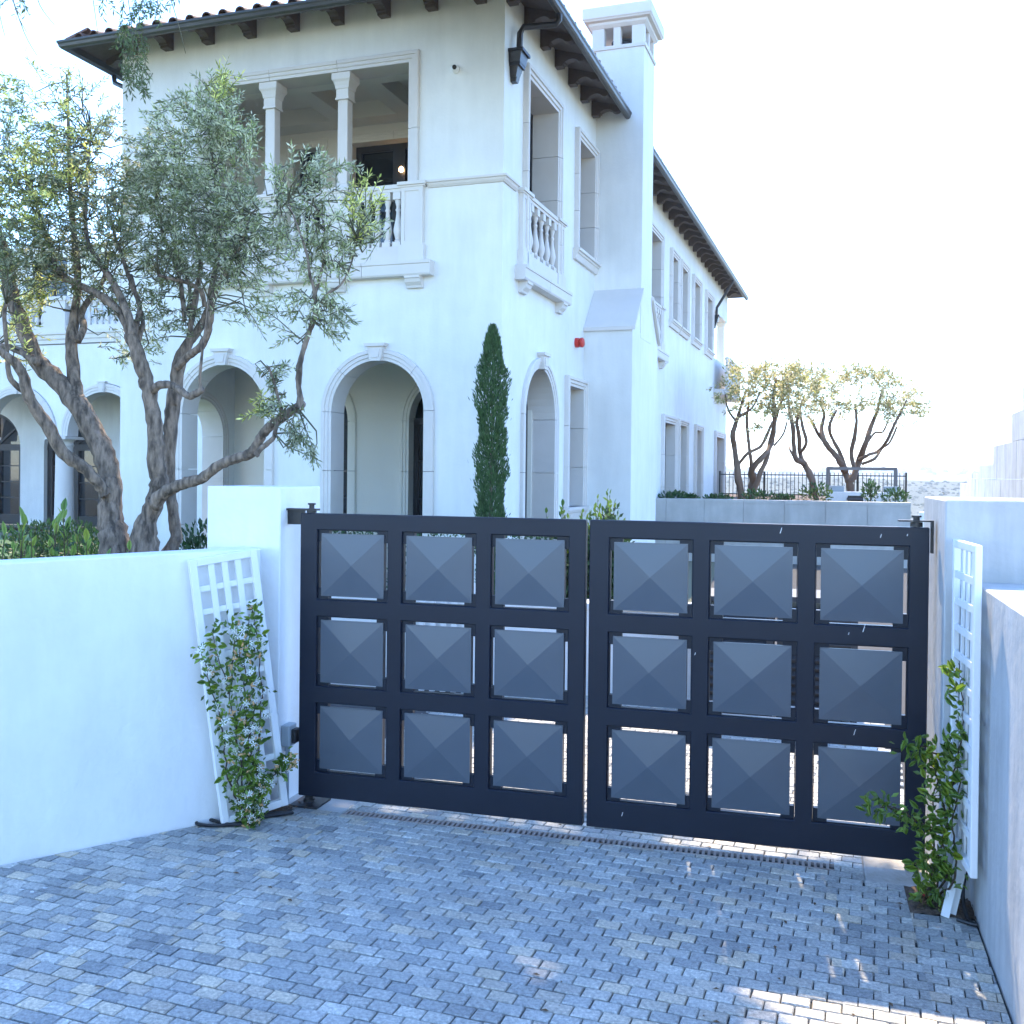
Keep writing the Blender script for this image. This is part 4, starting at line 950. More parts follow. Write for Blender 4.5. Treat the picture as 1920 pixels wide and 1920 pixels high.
trB = [B([(268, 1160, 38), (270, 1070, 34), (270, 1017, 30), (276, 975, 20), (292, 936, 19), (298, 900, 19), (293, 860, 17), (291, 807, 16), (286, 765, 15), (276, 722, 15), (268, 694, 15), (255, 655, 14), (244, 625, 13)], 7.3, -.1),
       B([(246, 632, 9), (226, 588, 9), (194, 558, 9), (160, 540, 8), (130, 525, 8), (108, 505, 7), (98, 470, 5), (80, 420, 3), (60, 350, 2)], 7.25, .35),
       B([(249, 630, 9), (240, 590, 8), (223, 552, 8), (203, 515, 7), (184, 490, 6), (165, 455, 5), (160, 400, 4), (165, 330, 3), (170, 250, 2)], 7.2, .3),
       B([(250, 640, 7), (256, 606, 6), (262, 575, 5), (250, 540, 5), (235, 500, 4), (215, 440, 3), (200, 380, 2)], 7.25, .4),
       B([(300, 1060, 16), (322, 1026, 14), (330, 1008, 12), (328, 984, 12), (321, 936, 11), (317, 887, 12), (318, 823, 14), (322, 784, 15), (327, 742, 15), (333, 694, 14), (340, 664, 12), (356, 640, 10), (372, 618, 9), (386, 594, 9), (394, 565, 8), (400, 526, 7), (408, 480, 6), (412, 430, 5), (408, 370, 4), (398, 300, 3), (392, 240, 2)], 7.45, .2),
       B([(326, 760, 10), (338, 700, 8), (350, 655, 7), (358, 610, 6), (364, 570, 7), (372, 530, 6), (376, 490, 5), (366, 440, 4), (350, 380, 3), (338, 300, 2)], 7.5, .3),
       B([(332, 690, 8), (352, 668, 8), (374, 652, 8), (390, 625, 7), (396, 590, 6), (404, 545, 6), (425, 505, 4), (450, 460, 3), (470, 400, 2)], 7.4, -.4),
       B([(346, 600, 5), (342, 560, 5), (336, 520, 4), (322, 480, 4), (300, 420, 3), (292, 340, 2)], 7.5, .5),
       B([(352, 590, 4), (356, 545, 4), (345, 505, 4), (330, 470, 3), (318, 430, 2)], 7.55, .6),
       B([(384, 575, 5), (376, 545, 5), (350, 530, 4), (320, 522, 4), (297, 516, 3)], 7.3, -.2),
       B([(287, 735, 9), (292, 726, 9), (305, 721, 8), (323, 722, 7), (340, 733, 7), (355, 743, 7), (368, 738, 7), (380, 730, 7)], 7.2, -.2),
       B([(376, 728, 3), (375, 705, 3), (380, 650, 2.5), (386, 610, 2), (391, 560, 2)], 7.0, -.05),
       B([(255, 650, 7), (264, 620, 6), (268, 606, 5), (263, 580, 4), (254, 550, 4), (246, 515, 3)], 7.3, .3),
       B([(290, 945, 16), (308, 924, 14), (330, 912, 12), (351, 905, 12), (378, 897, 11), (404, 877, 10), (428, 865, 10), (449, 857, 10), (471, 850, 10), (482, 832, 9), (492, 815, 9), (508, 798, 9), (533, 780, 9), (555, 765, 8), (566, 757, 8)], 7.2, -.7),
       B([(560, 766, 8), (563, 748, 6), (560, 725, 5), (561, 694, 6), (565, 670, 5), (571, 650, 5), (581, 618, 5), (589, 595, 5), (592, 565, 4), (588, 540, 3), (581, 515, 3), (576, 480, 2.5), (560, 430, 2), (540, 380, 1.3)], 6.5, .0),
       B([(590, 598, 4), (600, 570, 3), (618, 548, 3), (638, 535, 2), (655, 505, 1.5), (670, 450, 1.2)], 6.5, .1),
       B([(588, 560, 3), (600, 520, 2.5), (610, 460, 2), (600, 400, 1.5), (560, 370, 1.2), (520, 362, 1)], 6.5, .2),
       B([(480, 853, 6), (488, 842, 5), (503, 830, 5), (514, 818, 4), (519, 795, 4), (527, 780, 4), (528, 770, 4), (520, 740, 3), (513, 712, 2.5), (506, 694, 2), (504, 688, 2)], 6.6, -.2)]
mbt, nodes = tree_skeleton(trA + trB, M['bark'], ol)
tr_o = mbt.build('trunk', M['bark'], None, smooth='all'); keep(tr_o, ol)
G_ = (1, 1, 1, 1); SV = (1.25, 1.2, 1.25, 1.25); YW = (1.7, 1.55, .8, 1.2); DK = (.8, .85, .8, .85)
blobs = [(60, 430, 110, 110, 7.6, .6, 150, DK), (170, 400, 120, 90, 7.6, .7, 150, G_), (180, 300, 110, 70, 7.7, .6, 75, G_), (60, 300, 90, 70, 7.6, .6, 60, G_), (70, 180, 90, 60, 7.5, .5, 26, YW), (150, 200, 70, 60, 7.6, .5, 24, G_),
         (300, 420, 110, 110, 7.6, .6, 170, G_), (400, 430, 100, 100, 7.4, .6, 140, G_), (350, 260, 80, 80, 7.5, .5, 95, SV), (400, 210, 45, 70, 7.4, .4, 48, SV), (310, 330, 80, 70, 7.6, .5, 70, SV), (430, 330, 50, 90, 7.4, .4, 60, SV),
         (470, 470, 80, 60, 7.2, .5, 62, SV), (520, 410, 70, 60, 6.9, .4, 44, SV), (560, 340, 50, 60, 6.7, .3, 26, SV), (620, 330, 50, 40, 6.6, .3, 16, SV), (640, 430, 60, 60, 6.6, .3, 40, SV), (680, 400, 40, 60, 6.6, .2, 22, YW), (600, 480, 60, 50, 6.6, .3, 34, SV),
         (225, 530, 110, 60, 7.6, .5, 50, DK), (40, 540, 60, 60, 7.7, .5, 36, YW), (30, 640, 50, 40, 7.7, .4, 18, YW),
         (330, 560, 60, 70, 7.7, .5, 26, G_), (270, 600, 50, 60, 7.7, .4, 18, G_), (250, 660, 50, 40, 7.7, .3, 12, SV), (460, 560, 60, 50, 7.2, .4, 26, SV), (620, 590, 45, 45, 6.5, .2, 24, SV), (545, 590, 40, 50, 6.6, .2, 16, SV), (660, 590, 30, 30, 6.5, .2, 7, G_),
         (515, 705, 22, 30, 6.5, .1, 10, G_), (520, 760, 28, 25, 6.5, .1, 10, G_), (545, 810, 25, 25, 6.45, .1, 12, G_), (575, 840, 18, 16, 6.4, .1, 6, G_), (495, 765, 18, 18, 6.5, .1, 5, YW), (700, 440, 20, 40, 6.6, .2, 7, G_), (20, 230, 40, 70, 7.4, .4, 20, G_), (50, 350, 80, 80, 7.3, .4, 60, YW), (40, 460, 70, 60, 7.3, .4, 50, G_), (110, 280, 80, 60, 7.4, .4, 30, YW), (420, 160, 20, 25, 7.3, .2, 12, YW), (440, 250, 40, 50, 7.3, .3, 26, SV)]
twm = MB()
lv = olive_sprays([(*q[:6], int(q[6] * (1.25 if q[0] < 450 else 1.0)), q[7]) for q in blobs], nodes, .048, .0115, 20, .17, twm, 5)
tag(keep(twm.build('twig', M['twig'], None, smooth='all'), ol), kind='stuff')
keep(leaf_cloud('crown', M['olive'], lv, None), ol)
# ------------------------------------------------------------------ tall tree standing out of frame on the left, its crown over the driveway
tt = tag(empty('tall_tree', None, (-7.9, 11.6, .2)), 'tall spreading tree, only its hanging twigs reaching into view at the top left', 'tree')
mb = MB()
for br in ([(-7.9, 11.6, .1, .28), (-7.8, 11.6, 2.5, .24), (-7.5, 11.7, 5, .20), (-7.0, 12.0, 7.2, .15), (-5.8, 11.9, 8.5, .13), (-4.0, 11.6, 8.9, .10), (-2.0, 11.3, 9.0, .08), (-.2, 11.0, 9.0, .05), (1.2, 10.8, 9.0, .02)],
           [(-7.5, 11.7, 5, .12), (-8.0, 11.4, 7, .09), (-7.9, 11.2, 9.4, .05)], [(-5.8, 11.9, 8.3, .08), (-5.0, 12, 9.4, .05), (-4.2, 12, 10.1, .02)], [(-7.0, 12.0, 7.2, .06), (-5.6, 9.6, 7.4, .04), (-4.2, 7.8, 7.0, .02), (-3.0, 6.9, 6.1, .012)]):
    P = curve_pts(br, 4); mb.tube([Vector(q[:3]) for q in P], [q[3] for q in P], 8)
keep(mb.build('trunk', M['bark'], None, smooth='all'), tt)
rnd = random.Random(21); lv = []
def puff(c, rx, ry, rz, n, ln=.13, wd=.05):
    for _ in range(n):
        v = rv() * (rnd.random() ** .45); p = Vector((c[0] + v.x * rx, c[1] + v.y * ry, c[2] + v.z * rz))
        d = (rv() + Vector((0, 0, -.5))).normalized(); s2 = d.cross(rv()).normalized(); t = rnd.uniform(.6, 1.4)
        lv.append((p, d, s2, ln * rnd.uniform(.7, 1.3), wd * rnd.uniform(.7, 1.3), (t, t, t * .9)))
for ix in range(7):
    for iy in range(5):
        for iz in range(2):      # crown that shades the driveway in front of the gate
            z = 7.95 + .27 * iy + iz * .7 + rnd.uniform(-.1, .12)
            c = (-2.75 + ix * .55 + .117 * z + rnd.uniform(-.1, .1), 3.3 + iy * .58 + .831 * (7.95 + .27 * iy) + rnd.uniform(-.1, .1), z)
            puff(c, .34 if ix == 6 else .6, .55, .42, 240, .19, .10)
for ix in (7, 8):  # unseen leaf clumps added to block part of the sun through the gate slots
    for iy in (2, 3):
        z = 7.95 + .27 * iy; c = (-2.75 + ix * .55 + .117 * z, 3.45 + iy * .58 + .831 * z, z + .25); puff(c, .42, .36, .3, 130, .17, .09)
for c in ((-4.2, 11.6, 9.6), (-5.2, 11.6, 9.8), (-3.2, 11.4, 9.7), (-7.4, 11.8, 9.2), (-8.3, 11.4, 9.0), (-7.8, 11.2, 10.0), (-6.6, 11.2, 8.6), (-5.4, 11.6, 8.7)): puff(c, .9, .8, .6, 420, .18, .09)
# hanging twigs at the upper left of the view
tw2 = MB()
for (x0, y0, x1, y1, x2, y2, Y) in ((300, -60, 330, 30, 348, 100, 6.3), (10, -60, 30, 20, 50, 60, 6.2), (15, -30, 45, 60, 70, 105, 6.2), (165, -60, 176, 10, 184, 66, 6.4), (-5, -20, 0, 30, 10, 70, 6.2), (225, -70, 245, 30, 250, 150, 6.6), (290, -60, 280, -20, 255, 20, 6.6), (60, -40, 75, 10, 103, 48, 6.3)):
    P = [at(x0, y0, Y), at(x1, y1, Y), at(x2, y2, Y)]; tw2.tube([Vector(q) for q in curve_pts([tuple(p) for p in P], 4)], [.004 - .00028 * k for k in range(9)], 4)
for bx_, by_, rx, ry, n, Y in ((260, 10, 40, 20, 12, 6.6), (240, 50, 22, 30, 12, 6.6), (250, 105, 24, 32, 22, 6.6), (262, 145, 20, 16, 8, 6.6), (255, 165, 14, 10, 4, 6.6), (300, 2, 30, 12, 6, 6.5), (30, 8, 20, 12, 4, 6.2), (195, 12, 12, 16, 3, 6.4)):
    for _ in range(n):
        c = at(bx_ + rnd.uniform(-rx, rx), by_ + rnd.uniform(-ry, ry), Y + rnd.uniform(-.2, .2)); d = Vector((rnd.gauss(0, .5), rnd.gauss(0, .5), -1)).normalized(); sd = d.cross(rv()).normalized()
        tw2.tube([c - d * .07, c + d * .08], [.002, .001], 4)
        for k in range(14):
            q = Matrix.Rotation(k * 1.57, 3, d) @ sd; ld = (d * .7 + q * .7).normalized(); t = rnd.uniform(1, 2.2)
            lv.append((c + d * (-.07 + .15 * k / 14), ld, ld.cross(rv()).normalized(), .045 * rnd.uniform(.7, 1.2), .011, (t * 1.2, t * 1.1, t * .7)))
tag(keep(tw2.build('twig', M['twig'], None, smooth='all'), tt), kind='stuff')
keep(leaf_cloud('crown', M['tallleaf'], lv, None), tt)
# ------------------------------------------------------------------ cypress by the corner
CYP = Vector((at(920, 980, 12.6).x, 12.6, .1))
cyp = tag(empty('cypress_tree', None, CYP), 'slim dark green columnar cypress in front of the house corner', 'tree')
mb = MB(); mb.tube([(0, 0, 0), (0, 0, 2.8)], [.04, .008], 7); mb.build('trunk', M['bark'], cyp)
lv = []; rnd = random.Random(4); top = at(920, 606, 12.6).z - .1
for _ in range(24000):
    t = rnd.random(); z = t * top * .985; ph = rnd.uniform(0, 2 * pi)
    wv = 1 + .10 * sin(z * 11 - ph * 3) + .16 * sin(z * 7 + ph * 2) + .08 * sin(z * 17 + ph * 3)
    R = .18 * wv * min(1, (1.0 - t) * 6.5) ** .7 * (.9 + .1 * min(1, t * 6)); r = R * (rnd.random() ** .35)
    if rnd.random() < .02: r *= rnd.uniform(1.1, 1.45)
    p = Vector((r * cos(ph), r * sin(ph), z)); d = Vector((cos(ph) * rnd.uniform(.1, .7), sin(ph) * rnd.uniform(.1, .7), 1)).normalized()
    s2 = d.cross(rv()).normalized(); v = rnd.uniform(.5, 1.5)
    lv.append((p, d, s2, rnd.uniform(.03, .08), rnd.uniform(.009, .017), (v, v, v)))
leaf_cloud('crown', M['cyp'], lv, cyp)
# ------------------------------------------------------------------ broad-leaf protos for climbers and laurels
def leaf_mesh(name, ln, wd, m, curl=.12):
    mb = MB(); st = [(0, 0), (.25, .8), (.5, 1), (.78, .62), (1, 0)]
    mid = [mb.b.verts.new((0, ln * t, -curl * ln * (t - .4) ** 2)) for t, _ in st]
    for s in (-1, 1):
        ed = [mid[0]] + [mb.b.verts.new((s * wd / 2 * q, ln * t, -curl * ln * (t - .4) ** 2 + wd * .10 * q)) for t, q in st[1:-1]] + [mid[-1]]
        for i in range(4):
            vs_ = []
            for v in (mid[i], mid[i + 1], ed[i + 1], ed[i]):
                if v not in vs_: vs_.append(v)
            if len(vs_) > 2: mb.b.faces.new(vs_)
    me = bpy.data.meshes.new(name); mb.b.to_mesh(me); mb.b.free(); me.materials.append(m)
    me.polygons.foreach_set('use_smooth', [True] * len(me.polygons)); return me
def orient(d, nrm):
    y = d.normalized(); z = (nrm - y * nrm.dot(y)).normalized(); x = y.cross(z)
    return Matrix(((x.x, y.x, z.x), (x.y, y.y, z.y), (x.z, y.z, z.z))).to_euler()
jl = [leaf_mesh('leaf', .055, .026, M['jas']), leaf_mesh('leaf', .062, .03, M['jas'], .25), leaf_mesh('leaf', .048, .022, M['jas'], .05)]
ll = [leaf_mesh('leaf', .085, .036, M['laurel']), leaf_mesh('leaf', .095, .04, M['laurel'], .22), leaf_mesh('leaf', .07, .03, M['laurel'], .3)]
mb = MB()
for k in range(5):
    a = 2 * pi * k / 5; b = a + .5
    mb.face([(0, 0, 0), (.010 * cos(a), .010 * sin(a), .002), (.015 * cos(a + .25), .015 * sin(a + .25), .004), (.008 * cos(b), .008 * sin(b), .002)])
fl = mb.build('flower', M['petal']); flm = fl.data; bpy.data.objects.remove(fl)
mb = MB(); mb.lathe([(.001, 0), (.004, .006), (.005, .014), (.001, .024)], 6); bdo = mb.build('bud', M['bud']); bdm = bdo.data; bpy.data.objects.remove(bdo)
def put(me, name, parent, p, rot, s=1):
    o = bpy.data.objects.new(name, me); link(o, parent); o.location = p; o.rotation_euler = rot; o.scale = (s, s, s); return o
def leaf_pair(parent, p, along, face, rnd, mats, s=1, stuff=None):
    side = along.cross(face).normalized()
    for sg in (-1, 1):
        d = side * sg + along * rnd.uniform(.1, .9) + face * rnd.uniform(-.1, .6) + Vector((0, 0, rnd.uniform(-.35, .1)))
        n = face + rv() * .55 + Vector((0, 0, .5))
        put(rnd.choice(mats), 'leaf', parent, p, orient(d, n), s * rnd.uniform(.75, 1.2))
def vine(name, label, paths, outward, seed, nflow, nbud, seg, extra=None, s=1, back=350):
    T = tag(empty(name, None, paths[0][0]), label, 'climber', 'jasmine climbers'); rnd = random.Random(seed); O = Vector(paths[0][0]); mb = MB(); spots = []
    for path in paths:
        P = [Vector(q) for q in curve_pts([tuple(p) for p in path], 5)]
        P = [p + rv() * .008 for p in P]; mb.tube([p - O for p in P], [.006 * (1 - .7 * i / len(P)) for i in range(len(P))], 5)
        for i in range(len(P) - 1):
            L = (P[i + 1] - P[i]).length
            for k in range(max(1, int(L / seg))): spots.append((P[i].lerp(P[i + 1], rnd.random()), (P[i + 1] - P[i]).normalized()))
    mb.build('stem', M['stem'], T)
    rnd.shuffle(spots); cnt = 0
    for p, al_ in spots:
        if cnt >= 285: break
        off = outward * rnd.uniform(0, .06) + rv() * .028
        leaf_pair(T, p - O + off, (al_ + rv() * .7).normalized(), outward, rnd, jl, s); cnt += 2
    mass = []
    for _ in range(back):
        p, al_ = rnd.choice(spots); d = (rv() + Vector((0, 0, -.2))).normalized(); t = rnd.choice((.5, .8, 1, 1.2, 1.8))
        mass.append((p - O + outward * rnd.uniform(-.03, .06) + rv() * .045, d, d.cross(outward + rv() * .4).normalized(), .045 * s, .02 * s, (t, t, t)))
    tag(leaf_cloud('leaf_mass', M['jasmass'], mass, T), kind='stuff')
    for k in range(nflow):
        p, _ = rnd.choice(spots[:200]); q = p - O + outward * rnd.uniform(.03, .09) + rv() * .03
        for j in range(rnd.randint(1, 4)): put(flm, 'flower', T, q + rv() * .018, orient(rv(), outward + rv() * .6), rnd.uniform(1.1, 1.6))
    for k in range(nbud):
        p, _ = rnd.choice(spots[:200]); q = p - O + outward * rnd.uniform(.03, .09) + rv() * .03
        for j in range(3): put(bdm, 'bud', T, q + rv() * .015, (rnd.uniform(0, 6), rnd.uniform(0, 6), 0), rnd.uniform(.8, 1.4))
    return T
def onL(px, py, off=.06):     # point in front of the left trellis plane
    d = at(px, py, 1) - EYE; o = LW0 + LN * (.10 + off); k = (o - EYE).dot(LN) / d.dot(LN); return EYE + d * k
base = onL(462, 1528, .05); base.z = 0
vine('jasmine_vine', 'star jasmine in bloom climbing the white trellis left of the gate', [
    [base, onL(455, 1480), onL(448, 1420), onL(440, 1350), onL(425, 1280), onL(405, 1220), onL(398, 1180)],
    [base, onL(470, 1470), onL(465, 1400), onL(460, 1330), onL(458, 1260), onL(462, 1200), onL(466, 1150)],
    [base, onL(478, 1490), onL(482, 1420), onL(488, 1350), onL(490, 1280), onL(484, 1220), onL(478, 1170), onL(470, 1135)],
    [onL(430, 1300), onL(436, 1240), onL(442, 1190), onL(436, 1160)],
    [base, onL(440, 1490), onL(425, 1440), onL(420, 1390), onL(412, 1340), onL(396, 1290), onL(384, 1240), onL(372, 1215)],
    [onL(465, 1480), onL(490, 1465), onL(515, 1450), onL(528, 1430), onL(540, 1418)],
    [base, onL(462, 1490, .09), onL(474, 1440, .1), onL(466, 1390, .1), onL(476, 1330, .09), onL(470, 1280, .09), onL(450, 1230, .08), onL(455, 1180, .07)],
    [base, onL(450, 1500, .1), onL(445, 1460, .1), onL(455, 1420, .1), onL(440, 1380, .1), onL(452, 1330, .1), onL(470, 1300, .1)],
    [base, onL(485, 1510, .1), onL(492, 1480, .1), onL(480, 1450, .1)]], LN, 31, 85, 55, .045, s=.85, back=1000)
RO = Vector((-.93, -.36, 0)).normalized()
def rp(px, py, Y): return at(px, py, Y)
vine('jasmine_vine', 'leafy jasmine without flowers growing up the right trellis beside the gate end', [
    [(2.0, 4.80, 0), rp(1775, 1640, 4.62), rp(1768, 1580, 4.6), rp(1782, 1510, 4.58), rp(1790, 1450, 4.55), rp(1800, 1390, 4.55), rp(1805, 1330, 4.55), rp(1802, 1280, 4.55), rp(1795, 1245, 4.55)],
    [(1.99, 4.81, 0), rp(1760, 1650, 4.66), rp(1752, 1600, 4.66), rp(1745, 1540, 4.64), rp(1755, 1480, 4.62), rp(1770, 1430, 4.6), rp(1785, 1390, 4.6)],
    [rp(1770, 1430, 4.6), rp(1745, 1405, 4.6), rp(1725, 1398, 4.58), rp(1710, 1400, 4.58)],
    [rp(1752, 1560, 4.64), rp(1722, 1540, 4.6), rp(1700, 1525, 4.56), rp(1672, 1515, 4.54), rp(1652, 1512, 4.54), rp(1648, 1500, 4.54)],
    [(2.0, 4.80, 0), rp(1785, 1660, 4.58), rp(1792, 1600, 4.56), rp(1788, 1540, 4.54), rp(1800, 1480, 4.54), rp(1795, 1430, 4.54), rp(1780, 1400, 4.56)],
    [(2.0, 4.80, 0), rp(1762, 1600, 4.6), rp(1772, 1540, 4.6), rp(1762, 1480, 4.6), rp(1750, 1440, 4.6), rp(1735, 1420, 4.6)],
    [(1.99, 4.81, 0), rp(1750, 1640, 4.62), rp(1740, 1620, 4.6), rp(1736, 1600, 4.6)]], RO, 33, 0, 0, .055, s=.95, back=420)
# ------------------------------------------------------------------ laurel shrubs along the left wall
def shrub(name, label, base, h, nst, per, meshes, seed, spread, s=1, mass=0, massm=None, group=None, lean=0):
    T = tag(empty(name, None, base), label, 'shrub', group); rnd = random.Random(seed); mb = MB(); n = 0; tips = []
    for k in range(nst):
        a = rnd.uniform(0, 2 * pi); sp = spread * rnd.random() ** .5; H = h * rnd.uniform(.72, 1.0)
        P = [Vector((sp * .25 * cos(a), sp * .25 * sin(a), 0)), Vector((sp * .6 * cos(a), sp * .6 * sin(a), H * .5)), Vector((sp * cos(a), sp * sin(a), H * .8)), Vector((sp * 1.05 * cos(a) + rnd.gauss(0, .02), sp * 1.05 * sin(a), H))]
        mb.tube(P, [.008, .006, .004, .002], 5)
        for j in range(per):
            t = 1 - .42 * (j / per) ** 1.1; p = P[2].lerp(P[3], (t - .8) / .2) if t > .8 else P[1].lerp(P[2], (t - .5) / .3)
            d = Matrix.Rotation(j * 1.57 + a, 3, 'Z') @ Vector((1, 0, rnd.uniform(.5, 1.6) if j > 1 else 3)); put(rnd.choice(meshes), 'leaf', T, p, orient(d, Vector((0, 0, 1)) - d * .3 + rv() * .3), s * rnd.uniform(.7, 1.15)); n += 1
        tips.append(P)
    mb.build('stem', M['stem'], T)
    if mass:
        lv = []
        for _ in range(mass):
            P = rnd.choice(tips); q = P[0].lerp(P[2], rnd.uniform(.55, 1.12)) + rv() * spread * .45 * rnd.random() ** .5; d = (rv() + Vector((0, 0, .4))).normalized(); t = rnd.uniform(.4, 1.2)
            lv.append((q, d, d.cross(rv()).normalized(), .07 * s, .03 * s, (t, t, t)))
        tag(leaf_cloud('leaf_mass', massm or M['hedge'], lv, T), kind='stuff')
    return T
LAB = ['light green laurel shrub at the left picture edge behind the white wall', 'light green laurel shrub second from the left edge behind the white wall', 'tallest light green laurel shrub behind the white wall, right below the dark arched door', 'light green laurel shrub left of the big olive trunk behind the white wall', 'low laurel sprig at the foot of the olive trunks behind the white wall', 'small dark leaved shrub just behind the pillar end of the white wall']
for i, (px, py, Y, ns) in enumerate(((8, 1000, 5.85, 9), (58, 975, 6.0, 9), (100, 952, 6.1, 10), (165, 1000, 6.15, 9), (245, 1012, 6.3, 6), (312, 1030, 6.5, 5))):
    p = at(px, py, Y); shrub('laurel_shrub', LAB[i], (p.x, p.y, .2), p.z - .2, ns, 9, ll if i < 5 else jl, 50 + i, .19, 1.0 if i < 5 else .8, 130, None, 'laurel shrubs behind the wall')
# darker box shrubs by the arcade
for i, (px, py, Y, w_, lab) in enumerate(((65, 985, 17, .75, 'dark rounded shrub below the left arcade door'), (115, 978, 18, .9, 'dark shrub at the foot of the arcade column'), (165, 985, 18, .9, 'dark shrub left of the olive trunk by the arcade'), (205, 992, 16, .8, 'dark shrub directly behind the olive trunk'), (378, 985, 12, .35, 'narrow dark shrub in the left entrance arch'))):
    p = at(px, py, Y); lv = []; rnd = random.Random(80 + i); T = tag(empty('garden_shrub', None, (p.x, p.y, .2)), lab, 'shrub', 'dark garden shrubs'); H = p.z - .2
    for _ in range(900):
        v = rv() * rnd.random() ** .4; q = Vector((v.x * w_, v.y * w_ * .7, H * .5 + v.z * H * .55)); d = (v + Vector((0, 0, .5)) + rv() * .5).normalized(); t = rnd.uniform(.4, 1.2); lv.append((q, d, d.cross(rv()).normalized(), .09, .04, (t, t, t)))
    leaf_cloud('foliage', M['hedge'], lv, T); mb = MB(); mb.tube([(0, 0, -.1), (0, 0, H * .6)], [.03, .01], 6); mb.build('stem', M['stem'], T)
# ------------------------------------------------------------------ behind the gate
def leafbox(name, lab, x0, x1, y0, y1, z0, z1, n, seed, size=.05, grp=None, cat='hedge'):
    T = tag(empty(name, None, ((x0 + x1) / 2, (y0 + y1) / 2, z0)), lab, cat, grp); rnd = random.Random(seed); lv = []
    for _ in range(n):
        u = [rnd.uniform(-1, 1) for _ in range(3)]; k = rnd.randrange(3); u[k] = (1 if u[k] > 0 else -1) * rnd.uniform(.82, 1.06)
        q = Vector((u[0] * (x1 - x0) / 2, u[1] * (y1 - y0) / 2, (u[2] + 1) * (z1 - z0) / 2)) + rv() * .05; d = (rv() + Vector((0, 0, .5))).normalized(); t = rnd.uniform(.45, 1.3)
        lv.append((q, d, d.cross(rv()).normalized(), size * rnd.uniform(.7, 1.3), size * .45, (t, t, t)))
    leaf_cloud('foliage', M['hedge'], lv, T)
    mb = MB()
    for k in range(6): x = -(x1 - x0) / 2 + (x1 - x0) * (k + .5) / 6; mb.tube([(x, 0, 0), (x + .03, 0, (z1 - z0) * .8)], [.02, .006], 5)
    mb.build('stem', M['stem'], T); return T
GW = Fr((-1.85, 9.6, 0), (.985, -.17, 0), (-.17, -.985, 0))
mb = MB(); mb.bx(GW, 0, 3.6, -.2, .78, -.25, 0); mb.bx(GW, -.02, 3.62, .78, .84, -.28, .03); tag(mb.build('planter_wall', M['wallpaint'], bevel=.006), 'low white planter wall behind the left gate leaf, hedge on top', 'wall')
leafbox('clipped_hedge', 'green clipped hedge between the gate and the house front', -1.8, 1.0, 9.75, 10.6, .3, 1.42, 5200, 71)
rk = empty('picket_screen', None, GW.P(1.25, 0, .12), -.17); tag(rk, 'small white slatted screen glimpsed through the left gate leaf', 'screen')
for k in range(7): mb = MB(); mb.box(-.3 + k * .1, -.25 + k * .1, -.015, .015, 0, 1.0); mb.build('slat', M['white'], rk)
for z in (.1, .9): mb = MB(); mb.box(-.32, .37, .016, .04, z, z + .05); mb.build('rail', M['white'], rk)
CIT = [(1118, 922, 10.3, .24, 'taller leafy citrus shrub above the gate gap'), (1068, 944, 10.4, .26, 'low leafy citrus shrub above the left gate leaf under the narrow window'), (1146, 940, 10.2, .22, 'leafy citrus shrub above the right gate leaf at the foot of the chimney')]
for i, (px, py, Y, sp, lab) in enumerate(CIT):
    p = at(px, py, Y); shrub('citrus_shrub', lab, (p.x, p.y, -.03), p.z + .03, 16, 14, jl, 90 + i, sp, 1.15, 2200, None, 'citrus shrubs behind the gate')
for i, (px, py, Y) in enumerate(((1030, 962, 10.8),)):
    p = at(px, py, Y); shrub('citrus_shrub', 'smallest citrus sprig just showing over the left gate leaf below the side arch', (p.x, p.y, -.03), p.z + .03, 5, 8, jl, 95 + i, .15, 1.2, 60, None, 'citrus shrubs behind the gate')
for i, (px0, px1, lab) in enumerate(((1322, 1470, 'dark louvred air conditioner seen through the middle of the right gate leaf'), (1478, 1628, 'dark louvred air conditioner seen through the right end of the right gate leaf'))):
    a = at(px0, 1130, 8.2); b = at(px1, 1130, 8.2); T = tag(empty('air_conditioner', None, ((a.x + b.x) / 2, 8.5, -.02), -YG), lab, 'air conditioner', 'air conditioners behind the gate'); w2 = (b.x - a.x) / 2 - .01
    mb = MB(); mb.box(-w2 + .02, w2 - .02, -.26, .26, .05, .95); mb.build('core', M['black'], T)
    mb = MB()
    for x in (-w2, w2 - .05): mb.box(x, x + .05, -.30, -.25, 0, 1.0); mb.box(x, x + .05, .25, .30, 0, 1.0)
    mb.box(-w2, w2, -.31, .31, 1.0, 1.04); mb.build('casing', M['acm'], T)
    l0 = None
    for k in range(14):
        if l0 is None: mb = MB(); mb.hexa([Vector(q) for q in ((-w2 + .05, -.30, 0), (w2 - .05, -.30, 0), (w2 - .05, -.27, .03), (-w2 + .05, -.27, .03), (-w2 + .05, -.30, .008), (w2 - .05, -.30, .008), (w2 - .05, -.27, .038), (-w2 + .05, -.27, .038))]); l0 = mb.build('louver', M['acm'], T); l0.location.z = .06
        else: inst(l0, T, (0, 0, .06 + .066 * k))
a = at(1727, 960, 8.6); b = at(1753, 985, 8.6)
T = tag(empty('intercom_post', None, ((a.x + b.x) / 2, 8.6, 0)), 'white framed grey post just visible over the right end of the gate', 'post')
mb = MB(); mb.box(-.06, .06, -.05, .05, -.05, a.z); mb.build('post_body', M['wallpaint'], T, bevel=.005)
mb = MB(); mb.box(-.045, .045, -.056, -.051, a.z - .13, a.z - .015); mb.build('face_plate', M['box'], T)
